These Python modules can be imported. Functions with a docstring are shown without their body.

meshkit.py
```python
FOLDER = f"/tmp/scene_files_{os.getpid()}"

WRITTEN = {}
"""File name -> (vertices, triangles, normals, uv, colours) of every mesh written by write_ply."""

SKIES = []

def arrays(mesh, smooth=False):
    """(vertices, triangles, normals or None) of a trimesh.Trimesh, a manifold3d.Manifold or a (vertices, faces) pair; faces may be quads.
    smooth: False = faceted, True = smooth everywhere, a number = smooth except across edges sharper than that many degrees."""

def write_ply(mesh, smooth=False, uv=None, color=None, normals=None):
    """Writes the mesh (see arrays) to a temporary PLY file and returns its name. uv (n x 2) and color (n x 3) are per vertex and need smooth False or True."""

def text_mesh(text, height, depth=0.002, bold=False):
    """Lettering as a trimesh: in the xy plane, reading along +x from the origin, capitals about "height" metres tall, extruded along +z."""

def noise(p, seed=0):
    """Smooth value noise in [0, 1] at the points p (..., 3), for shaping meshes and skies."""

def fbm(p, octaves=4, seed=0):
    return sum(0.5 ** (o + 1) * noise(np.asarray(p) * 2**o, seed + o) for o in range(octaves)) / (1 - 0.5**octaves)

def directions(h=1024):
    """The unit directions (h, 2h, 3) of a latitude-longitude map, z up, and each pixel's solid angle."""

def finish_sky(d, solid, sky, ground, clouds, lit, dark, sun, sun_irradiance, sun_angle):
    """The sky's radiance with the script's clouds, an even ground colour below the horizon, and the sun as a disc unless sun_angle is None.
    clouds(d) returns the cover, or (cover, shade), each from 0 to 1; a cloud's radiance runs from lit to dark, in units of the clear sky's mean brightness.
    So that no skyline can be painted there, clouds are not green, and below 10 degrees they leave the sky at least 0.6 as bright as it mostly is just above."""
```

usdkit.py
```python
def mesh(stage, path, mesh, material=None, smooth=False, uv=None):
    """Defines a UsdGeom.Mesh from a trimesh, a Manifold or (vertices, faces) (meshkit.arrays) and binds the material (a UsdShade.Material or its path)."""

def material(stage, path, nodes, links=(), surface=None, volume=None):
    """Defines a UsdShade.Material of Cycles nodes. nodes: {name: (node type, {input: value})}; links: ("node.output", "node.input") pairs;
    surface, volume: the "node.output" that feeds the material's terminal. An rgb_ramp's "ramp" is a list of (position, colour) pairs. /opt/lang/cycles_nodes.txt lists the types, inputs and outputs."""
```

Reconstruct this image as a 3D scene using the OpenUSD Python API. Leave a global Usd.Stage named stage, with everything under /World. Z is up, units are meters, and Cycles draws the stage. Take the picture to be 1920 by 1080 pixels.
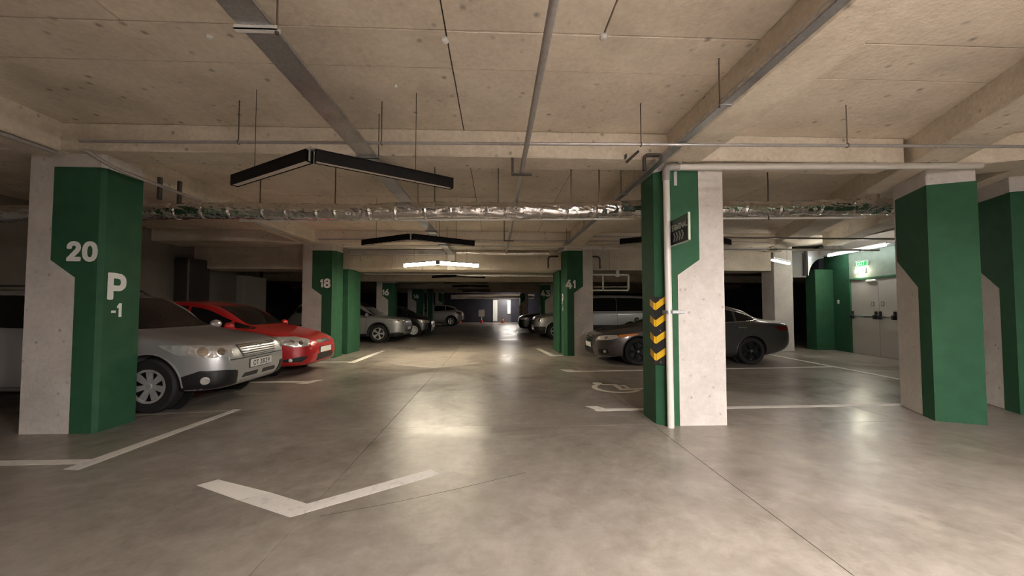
import math, random
import numpy as np, trimesh, manifold3d, usdkit, meshkit
from shapely.geometry import Polygon, LineString, Point, box as sbox
from shapely import affinity, contains_xy
from shapely.ops import unary_union
from scipy.interpolate import PchipInterpolator, LinearNDInterpolator
from scipy.spatial import Delaunay
from pxr import Usd, UsdGeom, UsdLux, Gf, Sdf

random.seed(7); rng = np.random.default_rng(7)
stage = Usd.Stage.CreateInMemory()
UsdGeom.SetStageUpAxis(stage, UsdGeom.Tokens.z); UsdGeom.SetStageMetersPerUnit(stage, 1.0)
UsdGeom.Xform.Define(stage, '/World'); UsdGeom.Scope.Define(stage, '/World/Looks')

# ---------------------------------------------------------------- camera, light levels, exposure
EXPOSURE = 0.0
cam = UsdGeom.Camera.Define(stage, '/World/camera')
cam.CreateHorizontalApertureAttr(36.0); cam.CreateVerticalApertureAttr(20.25)
cam.CreateFocalLengthAttr(13.5)                       # 720 px over 1920
cam.CreateVerticalApertureOffsetAttr(0.1875)          # principal point 10 px below the middle
cam.CreateClippingRangeAttr((0.05, 500.0))
cam.CreateFStopAttr(0.0); cam.CreateExposureAttr(EXPOSURE)
_yaw, _pit = math.atan(30 / 720), math.atan(26 / 720)
_F = np.array([math.sin(_yaw) * math.cos(_pit), math.cos(_yaw) * math.cos(_pit), math.sin(_pit)])
_R = np.array([math.cos(_yaw), -math.sin(_yaw), 0]); _U = np.cross(_R, _F)
_m = Gf.Matrix4d(*_R, 0, *_U, 0, *(-_F), 0, 0, 0, 1.35, 1)
cam.AddTransformOp().Set(_m)
L_FRONT = 1500.0      # chevron lamp of the right-hand row, just behind and above the camera
L_AISLE = 460.0      # third chevron lamp of the aisle, the lit one in view
L_RIGHT = 32.0      # right-hand lamp beside the pale column
L_STRIP = 30.0      # strip light along the exit wall
L_EXIT = 150.0       # bulkhead above the exit doors
L_FAR = 300.0       # lamp before the far wall

# ---------------------------------------------------------------- materials
def mat(name, nodes, links, surface='p.BSDF'):
    return usdkit.material(stage, '/World/Looks/' + name, nodes, links, surface=surface)

def plain(name, col, rough=0.5, metal=0.0, **kw):
    return mat(name, {'n': ('noise_texture', {'scale': kw.pop('nscale', 30.0), 'detail': 3.0}),
                      'g': ('geometry', {}),
                      'r': ('map_range', {'from_min': 0.3, 'from_max': 0.7, 'to_min': max(rough - .05, 0.02), 'to_max': rough + .05}),
                      'p': ('principled_bsdf', {'base_color': col, 'roughness': rough, 'metallic': metal, **kw})},
               [('g.position', 'n.vector'), ('n.fac', 'r.value'), ('r.result', 'p.roughness')])

def concrete(name, dark, light, pit=(0.10, 0.085, 0.07), scale=1.3, pits=9.0, bump=0.25, rough=0.85, pitamt=0.08, vary=0.0, stain=0.82, pitmask=(0.46, 0.56)):
    return mat(name, {
        'g': ('geometry', {}),
        'n1': ('noise_texture', {'scale': scale, 'detail': 6.0, 'roughness': 0.6}),
        'n2': ('noise_texture', {'scale': 22.0, 'detail': 5.0, 'roughness': 0.65}),
        'm': ('mix_float', {'fac': 0.4}),
        'ramp': ('rgb_ramp', {'ramp': [(0.32, dark), (0.66, light)]}),
        'v': ('voronoi_texture', {'scale': pits, 'randomness': 1.0}),
        'nv': ('noise_texture', {'scale': 1.9, 'detail': 4.0, 'roughness': 0.65}), 'wv': ('noise_texture', {'scale': 30.0, 'detail': 3.0}), 'vd': ('mix_float', {'fac': 0.10, 'use_clamp': False}),
        'pr': ('map_range', {'from_min': 0.07, 'from_max': pitamt + .08, 'to_min': 1.0, 'to_max': 0.0, 'clamp': True}),
        'pm': ('map_range', {'from_min': pitmask[0], 'from_max': pitmask[1], 'to_min': 0.0, 'to_max': 0.75, 'clamp': True}),
        'mm': ('math', {'math_type': 'multiply'}),
        'mx': ('mix', {'color2': pit}), 'oi': ('object_info', {}), 'ov': ('map_range', {'to_min': 1 - vary, 'to_max': 1 + vary}), 'hs': ('hsv', {}),
        's1': ('noise_texture', {'scale': 0.9, 'detail': 3.0}), 's2': ('map_range', {'from_min': 0.56, 'from_max': 0.74, 'to_min': 1.0, 'to_max': stain, 'clamp': True}), 'sm': ('math', {'math_type': 'multiply'}),
        'b': ('bump', {'strength': bump, 'distance': 0.02}),
        'p': ('principled_bsdf', {'roughness': rough, 'specular_ior_level': 0.25})},
        [('g.position', 'n1.vector'), ('g.position', 'n2.vector'), ('g.position', 'v.vector'), ('g.position', 'nv.vector'),
         ('n1.fac', 'm.a'), ('n2.fac', 'm.b'), ('m.result', 'ramp.fac'), ('wv.fac', 'vd.b'), ('g.position', 'wv.vector'), ('v.distance', 'vd.a'), ('vd.result', 'pr.value'), ('nv.fac', 'pm.value'),
         ('pr.result', 'mm.value1'), ('pm.result', 'mm.value2'), ('mm.value', 'mx.fac'), ('ramp.color', 'mx.color1'),
         ('mx.color', 'hs.color'), ('oi.random', 'ov.value'), ('g.position', 's1.vector'), ('s1.fac', 's2.value'), ('ov.result', 'sm.value1'), ('s2.result', 'sm.value2'), ('sm.value', 'hs.value'), ('hs.color', 'p.base_color'), ('n2.fac', 'b.height'), ('b.normal', 'p.normal')])

M = {}
M['ceiling'] = concrete('ceiling_concrete', (0.60, 0.515, 0.42), (0.87, 0.775, 0.65), pits=6.5, pitamt=0.16, vary=0.05, bump=0.4, stain=0.78)
M['beam'] = concrete('beam_concrete', (0.54, 0.465, 0.37), (0.82, 0.73, 0.61), pits=7.0, pitamt=0.15, vary=0.04, bump=0.4)
M['column'] = concrete('column_concrete', (0.50, 0.455, 0.425), (0.68, 0.635, 0.60), pit=(0.22, 0.19, 0.18), scale=2.2, pits=8.0, rough=0.8, pitamt=0.13, stain=0.9)
M['wall'] = concrete('wall_plaster', (0.20, 0.18, 0.155), (0.28, 0.25, 0.22), bump=0.1)
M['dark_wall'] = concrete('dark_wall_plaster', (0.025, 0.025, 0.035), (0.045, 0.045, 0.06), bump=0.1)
def paint(name, a, b, rough=0.62):
    return mat(name, {'g': ('geometry', {}), 'n': ('noise_texture', {'scale': 6.0, 'detail': 5.0}),
        'r': ('rgb_ramp', {'ramp': [(0.3, a), (0.7, b)]}), 'n2': ('noise_texture', {'scale': 90.0, 'detail': 3.0}),
        'b': ('bump', {'strength': 0.12, 'distance': 0.01}),
        'p': ('principled_bsdf', {'roughness': rough, 'specular_ior_level': 0.2})},
        [('g.position', 'n.vector'), ('g.position', 'n2.vector'), ('n.fac', 'r.fac'), ('r.color', 'p.base_color'), ('n2.fac', 'b.height'), ('b.normal', 'p.normal')])
M['green'] = paint('green_wall_paint', (0.026, 0.088, 0.045), (0.033, 0.108, 0.056))
M['pale_green'] = paint('pale_green_paint', (0.16, 0.20, 0.155), (0.20, 0.24, 0.19))
M['white_letter'] = paint('white_letter_paint', (0.84, 0.83, 0.80), (0.90, 0.89, 0.87))
M['floor'] = mat('polished_concrete_floor', {
        'g': ('geometry', {}),
        'n1': ('noise_texture', {'scale': 0.55, 'detail': 8.0, 'roughness': 0.62, 'distortion': 0.6}),
        'n2': ('noise_texture', {'scale': 7.0, 'detail': 6.0, 'roughness': 0.7}),
        'm': ('mix_float', {'fac': 0.48}),
        'ramp': ('rgb_ramp', {'ramp': [(0.30, (0.155, 0.131, 0.110)), (0.50, (0.235, 0.204, 0.176)), (0.70, (0.33, 0.295, 0.26))]}),
        'n4': ('noise_texture', {'scale': 2.1, 'detail': 9.0, 'roughness': 0.74, 'distortion': 0.4}),
        'f4': ('map_range', {'from_min': 0.50, 'from_max': 0.66, 'to_min': 0.0, 'to_max': 0.55, 'clamp': True}),
        'mx': ('mix', {'color2': (0.36, 0.315, 0.275)}),
        'n5': ('noise_texture', {'scale': 3.3, 'detail': 7.0, 'roughness': 0.7}),
        'f5': ('map_range', {'from_min': 0.56, 'from_max': 0.72, 'to_min': 0.0, 'to_max': 0.45, 'clamp': True}),
        'my': ('mix', {'color2': (0.125, 0.105, 0.088)}), 'sh': ('mapping', {'location': (7.3, 3.1, 0.0)}),
        'mp': ('mapping', {'scale': (0.9, 1.6, 1.0)}),
        'n3': ('noise_texture', {'scale': 2.6, 'detail': 4.0, 'roughness': 0.6}),
        'rr': ('map_range', {'from_min': 0.35, 'from_max': 0.68, 'to_min': 0.24, 'to_max': 0.45, 'clamp': True}),
        'b': ('bump', {'strength': 0.22, 'distance': 0.02}),
        'p': ('principled_bsdf', {'specular_ior_level': 0.55})},
        [('g.position', 'n1.vector'), ('g.position', 'n2.vector'), ('g.position', 'mp.vector'), ('mp.vector', 'n3.vector'),
         ('n1.fac', 'm.a'), ('n2.fac', 'm.b'), ('m.result', 'ramp.fac'), ('ramp.color', 'mx.color1'), ('g.position', 'n4.vector'), ('n4.fac', 'f4.value'), ('f4.result', 'mx.fac'), ('g.position', 'sh.vector'), ('sh.vector', 'n5.vector'), ('n5.fac', 'f5.value'), ('f5.result', 'my.fac'), ('mx.color', 'my.color1'), ('my.color', 'p.base_color'),
         ('n1.fac', 'rr.value'), ('rr.result', 'p.roughness'), ('n3.fac', 'b.height'), ('b.normal', 'p.normal')])
def worn(name, col, under, lo, hi):
    return mat(name, {'g': ('geometry', {}), 'n': ('noise_texture', {'scale': 14.0, 'detail': 8.0, 'roughness': 0.75}),
        'f': ('map_range', {'from_min': lo, 'from_max': hi, 'to_min': 0.0, 'to_max': 1.0, 'clamp': True}),
        'mx': ('mix', {'color1': col, 'color2': under}), 'p': ('principled_bsdf', {'roughness': 0.5})},
        [('g.position', 'n.vector'), ('n.fac', 'f.value'), ('f.result', 'mx.fac'), ('mx.color', 'p.base_color')])
M['line'] = worn('white_line_paint', (0.74, 0.70, 0.65), (0.33, 0.29, 0.25), 0.58, 0.75)
M['line_worn'] = worn('worn_line_paint', (0.66, 0.62, 0.58), (0.32, 0.285, 0.25), 0.52, 0.74)
M['line_faint'] = worn('faint_line_paint', (0.36, 0.32, 0.28), (0.24, 0.21, 0.18), 0.40, 0.6)
M['crack'] = plain('joint_shadow', (0.035, 0.03, 0.025), 0.9)
M['galv'] = mat('galvanised_steel', {'g': ('geometry', {}), 'v': ('voronoi_texture', {'scale': 45.0}), 'n': ('noise_texture', {'scale': 3.0, 'detail': 4.0}),
        'r': ('map_range', {'from_min': 0.3, 'from_max': 0.7, 'to_min': 0.30, 'to_max': 0.5}), 'c': ('rgb_ramp', {'ramp': [(0.0, (0.42, 0.42, 0.43)), (1.0, (0.56, 0.56, 0.57))]}),
        'p': ('principled_bsdf', {'metallic': 0.9})},
        [('g.position', 'v.vector'), ('g.position', 'n.vector'), ('n.fac', 'r.value'), ('r.result', 'p.roughness'), ('v.distance', 'c.fac'), ('c.color', 'p.base_color')])
M['galv_dark'] = plain('weathered_duct_steel', (0.10, 0.095, 0.09), 0.6, 0.2)
M['pipe'] = plain('grey_painted_pipe', (0.40, 0.37, 0.36), 0.35, 0.35)
M['pipe_white'] = plain('white_painted_pipe', (0.70, 0.67, 0.63), 0.35)
M['rod'] = plain('threaded_rod_steel', (0.16, 0.13, 0.10), 0.5, 0.7)
M['dark_steel'] = plain('dark_steel', (0.09, 0.08, 0.075), 0.5, 0.5)
M['foil'] = mat('crumpled_foil', {'g': ('geometry', {}), 'n': ('noise_texture', {'scale': 8.0, 'detail': 2.5, 'roughness': 0.5, 'distortion': 1.0}),
        'b': ('bump', {'strength': 0.5, 'distance': 0.035}), 'p': ('principled_bsdf', {'base_color': (0.90, 0.88, 0.86), 'metallic': 1.0, 'roughness': 0.17})},
        [('g.position', 'n.vector'), ('n.fac', 'b.height'), ('b.normal', 'p.normal')])
M['tape'] = plain('foil_tape', (0.80, 0.78, 0.76), 0.15, 1.0)
M['lamp_black'] = plain('black_lamp_housing', (0.006, 0.005, 0.005), 0.6, specular_ior_level=0.15)
M['diffuser_off'] = plain('opal_diffuser', (0.62, 0.56, 0.48), 0.4)
def emit(name, col, s):
    return mat(name, {'e': ('emission', {'color': col, 'strength': s})}, [], 'e.emission')
M['lit_front'] = emit('lit_diffuser_front', (1.0, 0.935, 0.885), L_FRONT)
M['lit_aisle'] = emit('lit_diffuser_aisle', (1.0, 0.885, 0.66), L_AISLE)
M['lit_side'] = emit('lit_diffuser_side', (1.0, 0.90, 0.70), 5.0)
M['lit_right'] = emit('lit_diffuser_right', (1.0, 0.93, 0.82), L_RIGHT)
M['lit_strip'] = emit('lit_diffuser_strip', (0.93, 0.97, 1.0), L_STRIP)
M['lit_exit'] = emit('lit_bulkhead_lens', (1.0, 0.93, 0.72), L_EXIT)
M['lit_far'] = emit('lit_far_tube', (1.0, 0.93, 0.84), L_FAR)
M['exit_green'] = emit('exit_sign_face', (0.12, 0.85, 0.25), 0.9)
M['exit_text'] = emit('exit_sign_letters', (0.7, 1.0, 0.75), 1.6)
M['white_plastic'] = plain('white_plastic', (0.72, 0.71, 0.68), 0.4)
M['white_frame'] = plain('white_coated_steel', (0.66, 0.62, 0.55), 0.4)
M['door_leaf'] = plain('door_leaf_paint', (0.40, 0.375, 0.335), 0.5)
M['far_door'] = plain('far_door_grey', (0.10, 0.10, 0.115), 0.4)
M['black_plastic'] = plain('black_plastic', (0.012, 0.012, 0.013), 0.45)
M['rubber'] = plain('tyre_rubber', (0.014, 0.013, 0.013), 0.75)
M['guard_black'] = plain('guard_rubber_black', (0.02, 0.02, 0.02), 0.55)
M['guard_yellow'] = plain('guard_yellow', (0.85, 0.50, 0.025), 0.45)
M['sign_black'] = plain('sign_black', (0.006, 0.009, 0.008), 0.5, specular_ior_level=0.2)
M['sign_green'] = plain('sign_dark_green', (0.012, 0.05, 0.022), 0.35)
M['sign_text'] = plain('sign_lettering', (0.42, 0.45, 0.40), 0.4)
M['sign_arrow'] = plain('sign_arrows', (0.22, 0.25, 0.24), 0.4)
M['sign_edge'] = plain('sign_edge', (0.55, 0.62, 0.52), 0.4)
M['orange'] = plain('cone_orange', (0.75, 0.16, 0.04), 0.5)
M['red_plastic'] = plain('post_red', (0.60, 0.05, 0.04), 0.5)
def carpaint(name, col, metal=0.0, rough=0.35):
    return mat(name, {'g': ('geometry', {}), 'n': ('noise_texture', {'scale': 400.0, 'detail': 2.0}), 'h': ('hsv', {'color': col}),
        'v': ('map_range', {'from_min': 0.2, 'from_max': 0.8, 'to_min': 0.88, 'to_max': 1.12}),
        'p': ('principled_bsdf', {'metallic': metal, 'roughness': rough, 'coat_weight': 1.0, 'coat_roughness': 0.04})},
        [('g.position', 'n.vector'), ('n.fac', 'v.value'), ('v.result', 'h.value'), ('h.color', 'p.base_color')])
M['car_silver'] = carpaint('silver_car_paint', (0.50, 0.50, 0.52), 0.65, 0.38)
M['car_red'] = carpaint('red_car_paint', (0.52, 0.010, 0.016), 0.1, 0.35)
M['car_grey'] = carpaint('grey_car_paint', (0.30, 0.30, 0.30), 0.4, 0.4)
M['car_black'] = carpaint('black_car_paint', (0.008, 0.008, 0.009), 0.0, 0.3)
M['car_dark'] = carpaint('dark_grey_car_paint', (0.085, 0.075, 0.075), 0.55, 0.35)
M['car_white'] = carpaint('pale_car_paint', (0.62, 0.58, 0.53), 0.3, 0.35)
M['glass'] = mat('tinted_glass', {'f': ('fresnel', {'IOR': 1.5}), 'd': ('principled_bsdf', {'base_color': (0.006, 0.007, 0.008), 'roughness': 0.02}),
        't': ('transparent_bsdf', {'color': (0.16, 0.17, 0.17)}), 'm': ('mix_closure', {'fac': 0.96})},
        [('t.BSDF', 'm.closure1'), ('d.BSDF', 'm.closure2')], 'm.closure')
M['chrome'] = plain('chrome', (0.78, 0.77, 0.76), 0.08, 1.0)
M['alloy'] = plain('alloy_silver', (0.66, 0.65, 0.64), 0.32, 0.6, nscale=4.0)
M['alloy_black'] = plain('alloy_black', (0.02, 0.02, 0.021), 0.2, 0.4)
M['lamp_lens'] = mat('headlamp_lens', {'g': ('geometry', {}), 'v': ('voronoi_texture', {'scale': 15.0}), 'b': ('bump', {'strength': 0.5, 'distance': 0.02}),
        'p': ('principled_bsdf', {'base_color': (0.80, 0.79, 0.78), 'metallic': 0.6, 'roughness': 0.14, 'coat_weight': 1.0, 'coat_roughness': 0.02})},
        [('g.position', 'v.vector'), ('v.distance', 'b.height'), ('b.normal', 'p.normal')])
M['lamp_dark'] = plain('headlamp_dark', (0.05, 0.05, 0.055), 0.1, 0.5)
M['amber'] = plain('amber_lens', (0.75, 0.22, 0.03), 0.15)
M['tail_red'] = plain('tail_lamp_red', (0.10, 0.006, 0.006), 0.12)
M['plate'] = plain('number_plate_white', (0.78, 0.77, 0.75), 0.35)
M['plate_text'] = plain('number_plate_letters', (0.09, 0.09, 0.10), 0.5)
M['interior'] = plain('car_interior', (0.03, 0.028, 0.027), 0.8)

# ---------------------------------------------------------------- helpers
_used = {}
def numbered(parent, name):
    k = _used.get((parent, name), 0); _used[(parent, name)] = k + 1
    return f'{parent}/{name}' + (f'_{k:03d}' if k else '')
def setdata(prim, **kw):
    for k, v in kw.items():
        if v: prim.SetCustomDataByKey(k, v)
class Thing:
    def __init__(s, name, label=None, cat=None, loc=(0, 0, 0), rotz=0.0, group=None, kind=None, local=False):
        s.base = name; s.path = numbered('/World', name); s.loc = np.array(loc, float); s.rot = math.radians(rotz); s.local = local
        x = UsdGeom.Xform.Define(stage, s.path); x.AddTranslateOp().Set(Gf.Vec3d(*map(float, loc)))
        if rotz: x.AddRotateZOp().Set(float(rotz))
        s.prim = x.GetPrim(); setdata(s.prim, label=label, category=cat, group=group, kind=kind)
    def part(s, name, mesh, m, label=None, parent=None, smooth=30, kind=None):
        v, f, _ = meshkit.arrays(mesh)
        if not s.local:
            v = v - s.loc
            if s.rot:
                c, n = math.cos(-s.rot), math.sin(-s.rot)
                v = v @ np.array([[c, n, 0], [-n, c, 0], [0, 0, 1]])
        p = numbered(parent or s.path, name)
        usdkit.mesh(stage, p, (v, f), M[m] if isinstance(m, str) else m, smooth=smooth)
        setdata(stage.GetPrimAtPath(p), label=label, kind=kind)
        return p
def single(name, mesh, m, label=None, cat=None, group=None, kind=None, smooth=30):
    p = numbered('/World', name)
    usdkit.mesh(stage, p, mesh, M[m], smooth=smooth); setdata(stage.GetPrimAtPath(p), label=label, category=cat, group=group, kind=kind)
    return p
def dup(t, loc, rotz=0, label=None, group=None, cat=None):
    p = numbered('/World', t.base)
    x = UsdGeom.Xform.Define(stage, p)
    x.GetPrim().GetReferences().AddInternalReference(t.path); x.GetPrim().SetInstanceable(True)
    x.ClearXformOpOrder(); x.AddTranslateOp().Set(Gf.Vec3d(*map(float, loc)))
    if rotz: x.AddRotateZOp().Set(float(rotz))
    setdata(x.GetPrim(), label=label, group=group, category=cat)
    return x
cat_ = trimesh.util.concatenate
def bx(x0, x1, y0, y1, z0, z1, ch=0.0):
    """A box, its edges chamfered by ch."""
    c = np.array([(x0 + x1) / 2, (y0 + y1) / 2, (z0 + z1) / 2]); h = np.array([x1 - x0, y1 - y0, z1 - z0]) / 2
    if ch <= 0:
        b = trimesh.creation.box(2 * h); b.apply_translation(c); return b
    ch = min(ch, h.min() * .6); pts = []
    for sx in (-1, 1):
        for sy in (-1, 1):
            for sz in (-1, 1):
                for k in range(3):
                    q = h.copy(); q -= ch; q[k] += ch; pts.append(c + q * (sx, sy, sz))
    return trimesh.convex.convex_hull(np.array(pts))
def rot(mesh, deg, axis=(0, 0, 1), about=(0, 0, 0)):
    mesh = mesh.copy(); mesh.apply_transform(trimesh.transformations.rotation_matrix(math.radians(deg), axis, about)); return mesh
def mov(mesh, d):
    mesh = mesh.copy(); mesh.apply_translation(d); return mesh
def fillet(path, r, n=6):
    P = [np.array(p, float) for p in path]; out = [P[0]]
    for a, b, c in zip(P, P[1:], P[2:]):
        u, v = a - b, c - b; lu, lv = np.linalg.norm(u), np.linalg.norm(v); k = min(r, lu * .48, lv * .48)
        p0, p1 = b + u / lu * k, b + v / lv * k
        for t in np.linspace(0, 1, n): out.append((1 - t) ** 2 * p0 + 2 * t * (1 - t) * b + t * t * p1)
    out.append(P[-1]); return np.array(out)
def tube(path, r, n=12, rad=None, cap=True):
    P = np.array(path, float); T = np.gradient(P, axis=0); T /= np.linalg.norm(T, axis=1)[:, None]
    up = np.array([0, 0, 1.0]) if abs(T[0][2]) < .9 else np.array([1.0, 0, 0])
    N = np.cross(T[0], up); N /= np.linalg.norm(N); rings = []
    for i, (p, t) in enumerate(zip(P, T)):
        N = N - t * (N @ t); N /= np.linalg.norm(N); B = np.cross(t, N)
        a = np.arange(n) / n * 2 * np.pi; rr = r if rad is None else rad[i]
        rr = np.broadcast_to(rr, (n,))[:, None]
        rings.append(p + rr * (np.cos(a)[:, None] * N + np.sin(a)[:, None] * B))
    v = np.vstack(rings); f = []; m = len(P)
    for i in range(m - 1):
        for j in range(n):
            a, b = i * n + j, i * n + (j + 1) % n; f += [[a, b, b + n], [a, b + n, a + n]]
    if cap:
        v = np.vstack([v, P[0], P[-1]]); k = m * n
        for j in range(n):
            f.append([k, (j + 1) % n, j]); f.append([k + 1, (m - 1) * n + j, (m - 1) * n + (j + 1) % n])
    return trimesh.Trimesh(v, np.array(f)[:, ::-1], process=False)
def pipe(path, r, n=12, bend=0.1): return tube(fillet(path, bend), r, n)
def prism(poly, h, z=0.0):
    m = trimesh.creation.extrude_polygon(poly, h, engine='earcut'); m.apply_translation([0, 0, z]); return m
def prism_xz(pts, y0, y1):
    """Polygon in (x, z) extruded along y."""
    m = trimesh.creation.extrude_polygon(pts if hasattr(pts, 'exterior') else Polygon(pts), y1 - y0, engine='earcut')
    v = m.vertices.copy(); m.vertices = np.c_[v[:, 0], y1 - v[:, 2], v[:, 1]]; return m
def man(mesh):
    v, f, _ = meshkit.arrays(mesh); m = trimesh.Trimesh(v, f); m.merge_vertices()
    return manifold3d.Manifold(manifold3d.Mesh(np.asarray(m.vertices, np.float32), np.asarray(m.faces, np.uint32)))
def lathe(profile, n=40):
    """Profile of (r, h) turned round z; closed when first and last r are 0."""
    m = trimesh.creation.revolve(np.array(profile, float), sections=n); return m
def text(s, height, depth=0.003, bold=True, fat=0.0):
    """Lettering; with fat the strokes are thickened and the figure 1 is a plain stroke with a flag."""
    if not fat: return meshkit.text_mesh(s, height, depth, bold)
    x, G = 0.0, []
    for ch in s:
        if ch == '1': P = Polygon([(0, .74), (.17, 1), (.36, 1), (.36, 0), (.15, 0), (.15, .72), (.06, .60)])
        elif ch == '-': P = sbox(0, .30, .34, .47)
        else:
            m = meshkit.text_mesh(ch, 1.0, depth, bold); k = m.face_normals[:, 2] > .9
            P = unary_union([Polygon(m.vertices[f][:, :2]) for f in m.faces[k]]).buffer(fat)
        b = P.bounds; G += [affinity.translate(g, x - b[0], 0) for g in getattr(P, 'geoms', [P])]; x += b[2] - b[0] + .07
    return cat_([prism(affinity.scale(g, height, height, origin=(0, 0)), depth) for g in G])
def place(mesh, origin, ux, uy):
    """Puts a mesh drawn in xy (normal z) onto the plane spanned by ux and uy at origin."""
    ux, uy = np.array(ux, float), np.array(uy, float); w = np.cross(ux, uy)
    mesh = mesh.copy(); mesh.vertices = np.asarray(origin) + mesh.vertices @ np.array([ux, uy, w]); return mesh
ang25 = 25.0; D25 = np.array([math.sin(math.radians(ang25)), math.cos(math.radians(ang25))]); N25 = np.array([D25[1], -D25[0]])
def skew_box(n0, n1, d0, d1, z0, z1, ch=0.01):
    """A box in the axes of the right-hand part of the garage, turned 25 degrees: n across, d along."""
    m = bx(n0, n1, d0, d1, z0, z1, ch); v = m.vertices.copy()
    m.vertices = np.c_[v[:, :1] * N25 + v[:, 1:2] * D25, v[:, 2]]; return m

# ---------------------------------------------------------------- floor
ZS, ZB = 3.33, 3.03          # slab, beam soffit
floor = Thing('floor', 'polished grey concrete garage floor with saw-cut joints and white bay lines', 'floor', kind='structure')
floor.part('sub_base', bx(-14, 17, -12.2, 35.2, -0.3, -0.03), 'crack')
xs = [-14, -10.36, -7.32, -4.28, -1.24, 1.80, 4.84, 7.88, 10.92, 13.96, 17]; ys = [-12.2, -7.8, -1.7, 4.4, 10.5, 16.6, 22.7, 28.8, 35.2]
for i in range(len(xs) - 1):
    for j in range(len(ys) - 1):
        floor.part('slab', bx(xs[i] + .003, xs[i + 1] - .003, ys[j] + .003, ys[j + 1] - .003, -0.1, 0.0), 'floor', smooth=False)
_lz = [0.0010]
def line(pts, m='line', label=None, name='painted_line'):
    p = pts if hasattr(pts, 'exterior') else Polygon(pts); _lz[0] += .00012
    floor.part(name, prism(p.buffer(0), _lz[0], 0.0), m, label=label, smooth=False)
def stroke(pts, w, **k): return LineString(pts).buffer(w / 2, cap_style=2, join_style=2, **k)
# the chevron in the foreground, its left arm in two goes
line([(-2.266, 3.06), (-2.175, 3.155), (-1.632, 2.916), (-1.80, 2.815)], 'line', 'newer patch of the white floor chevron', 'chevron_patch')
line([(-1.80, 2.815), (-1.632, 2.916), (-1.295, 2.745), (-0.545, 3.275), (-0.445, 3.185), (-1.32, 2.575)], 'line_worn', 'worn white floor chevron', 'chevron')
line([(-2.55, 9.35), (-2.5, 9.50), (-1.42, 8.78), (-0.45, 9.50), (-0.38, 9.38), (-1.43, 8.60)], 'line_faint', 'faded far floor chevron', 'chevron')
# left bay lines
line(stroke([(-9.5, 3.56), (-3.55, 3.56)], 0.11), 'line_worn')
line(stroke([(-3.62, 3.34), (-3.30, 3.62), (-3.42, 5.32)], 0.11) if False else Polygon([(-3.60, 3.40), (-3.46, 3.38), (-3.36, 5.28), (-3.46, 5.28)]), 'line_worn')
line(Polygon([(-3.46, 5.2), (-3.46, 5.28), (-4.6, 5.10), (-4.6, 5.02)]), 'line_faint')
line(stroke([(-8.4, 7.16), (-3.35, 7.16)], 0.10), 'line')
line([(-3.52, 6.97), (-3.32, 6.97), (-3.20, 7.32), (-3.36, 7.32)], 'line')
line(stroke([(-4.0, 6.2), (-3.3, 6.25)], 0.12), 'line_faint')
line(stroke([(-8.4, 9.70), (-3.45, 9.70)], 0.11), 'line')
line([(-3.60, 9.52), (-3.42, 9.52), (-3.42, 12.15), (-3.56, 12.15)], 'line')
line(stroke([(-4.25, 11.9), (-3.5, 11.9)], 0.09), 'line_faint')
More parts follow.
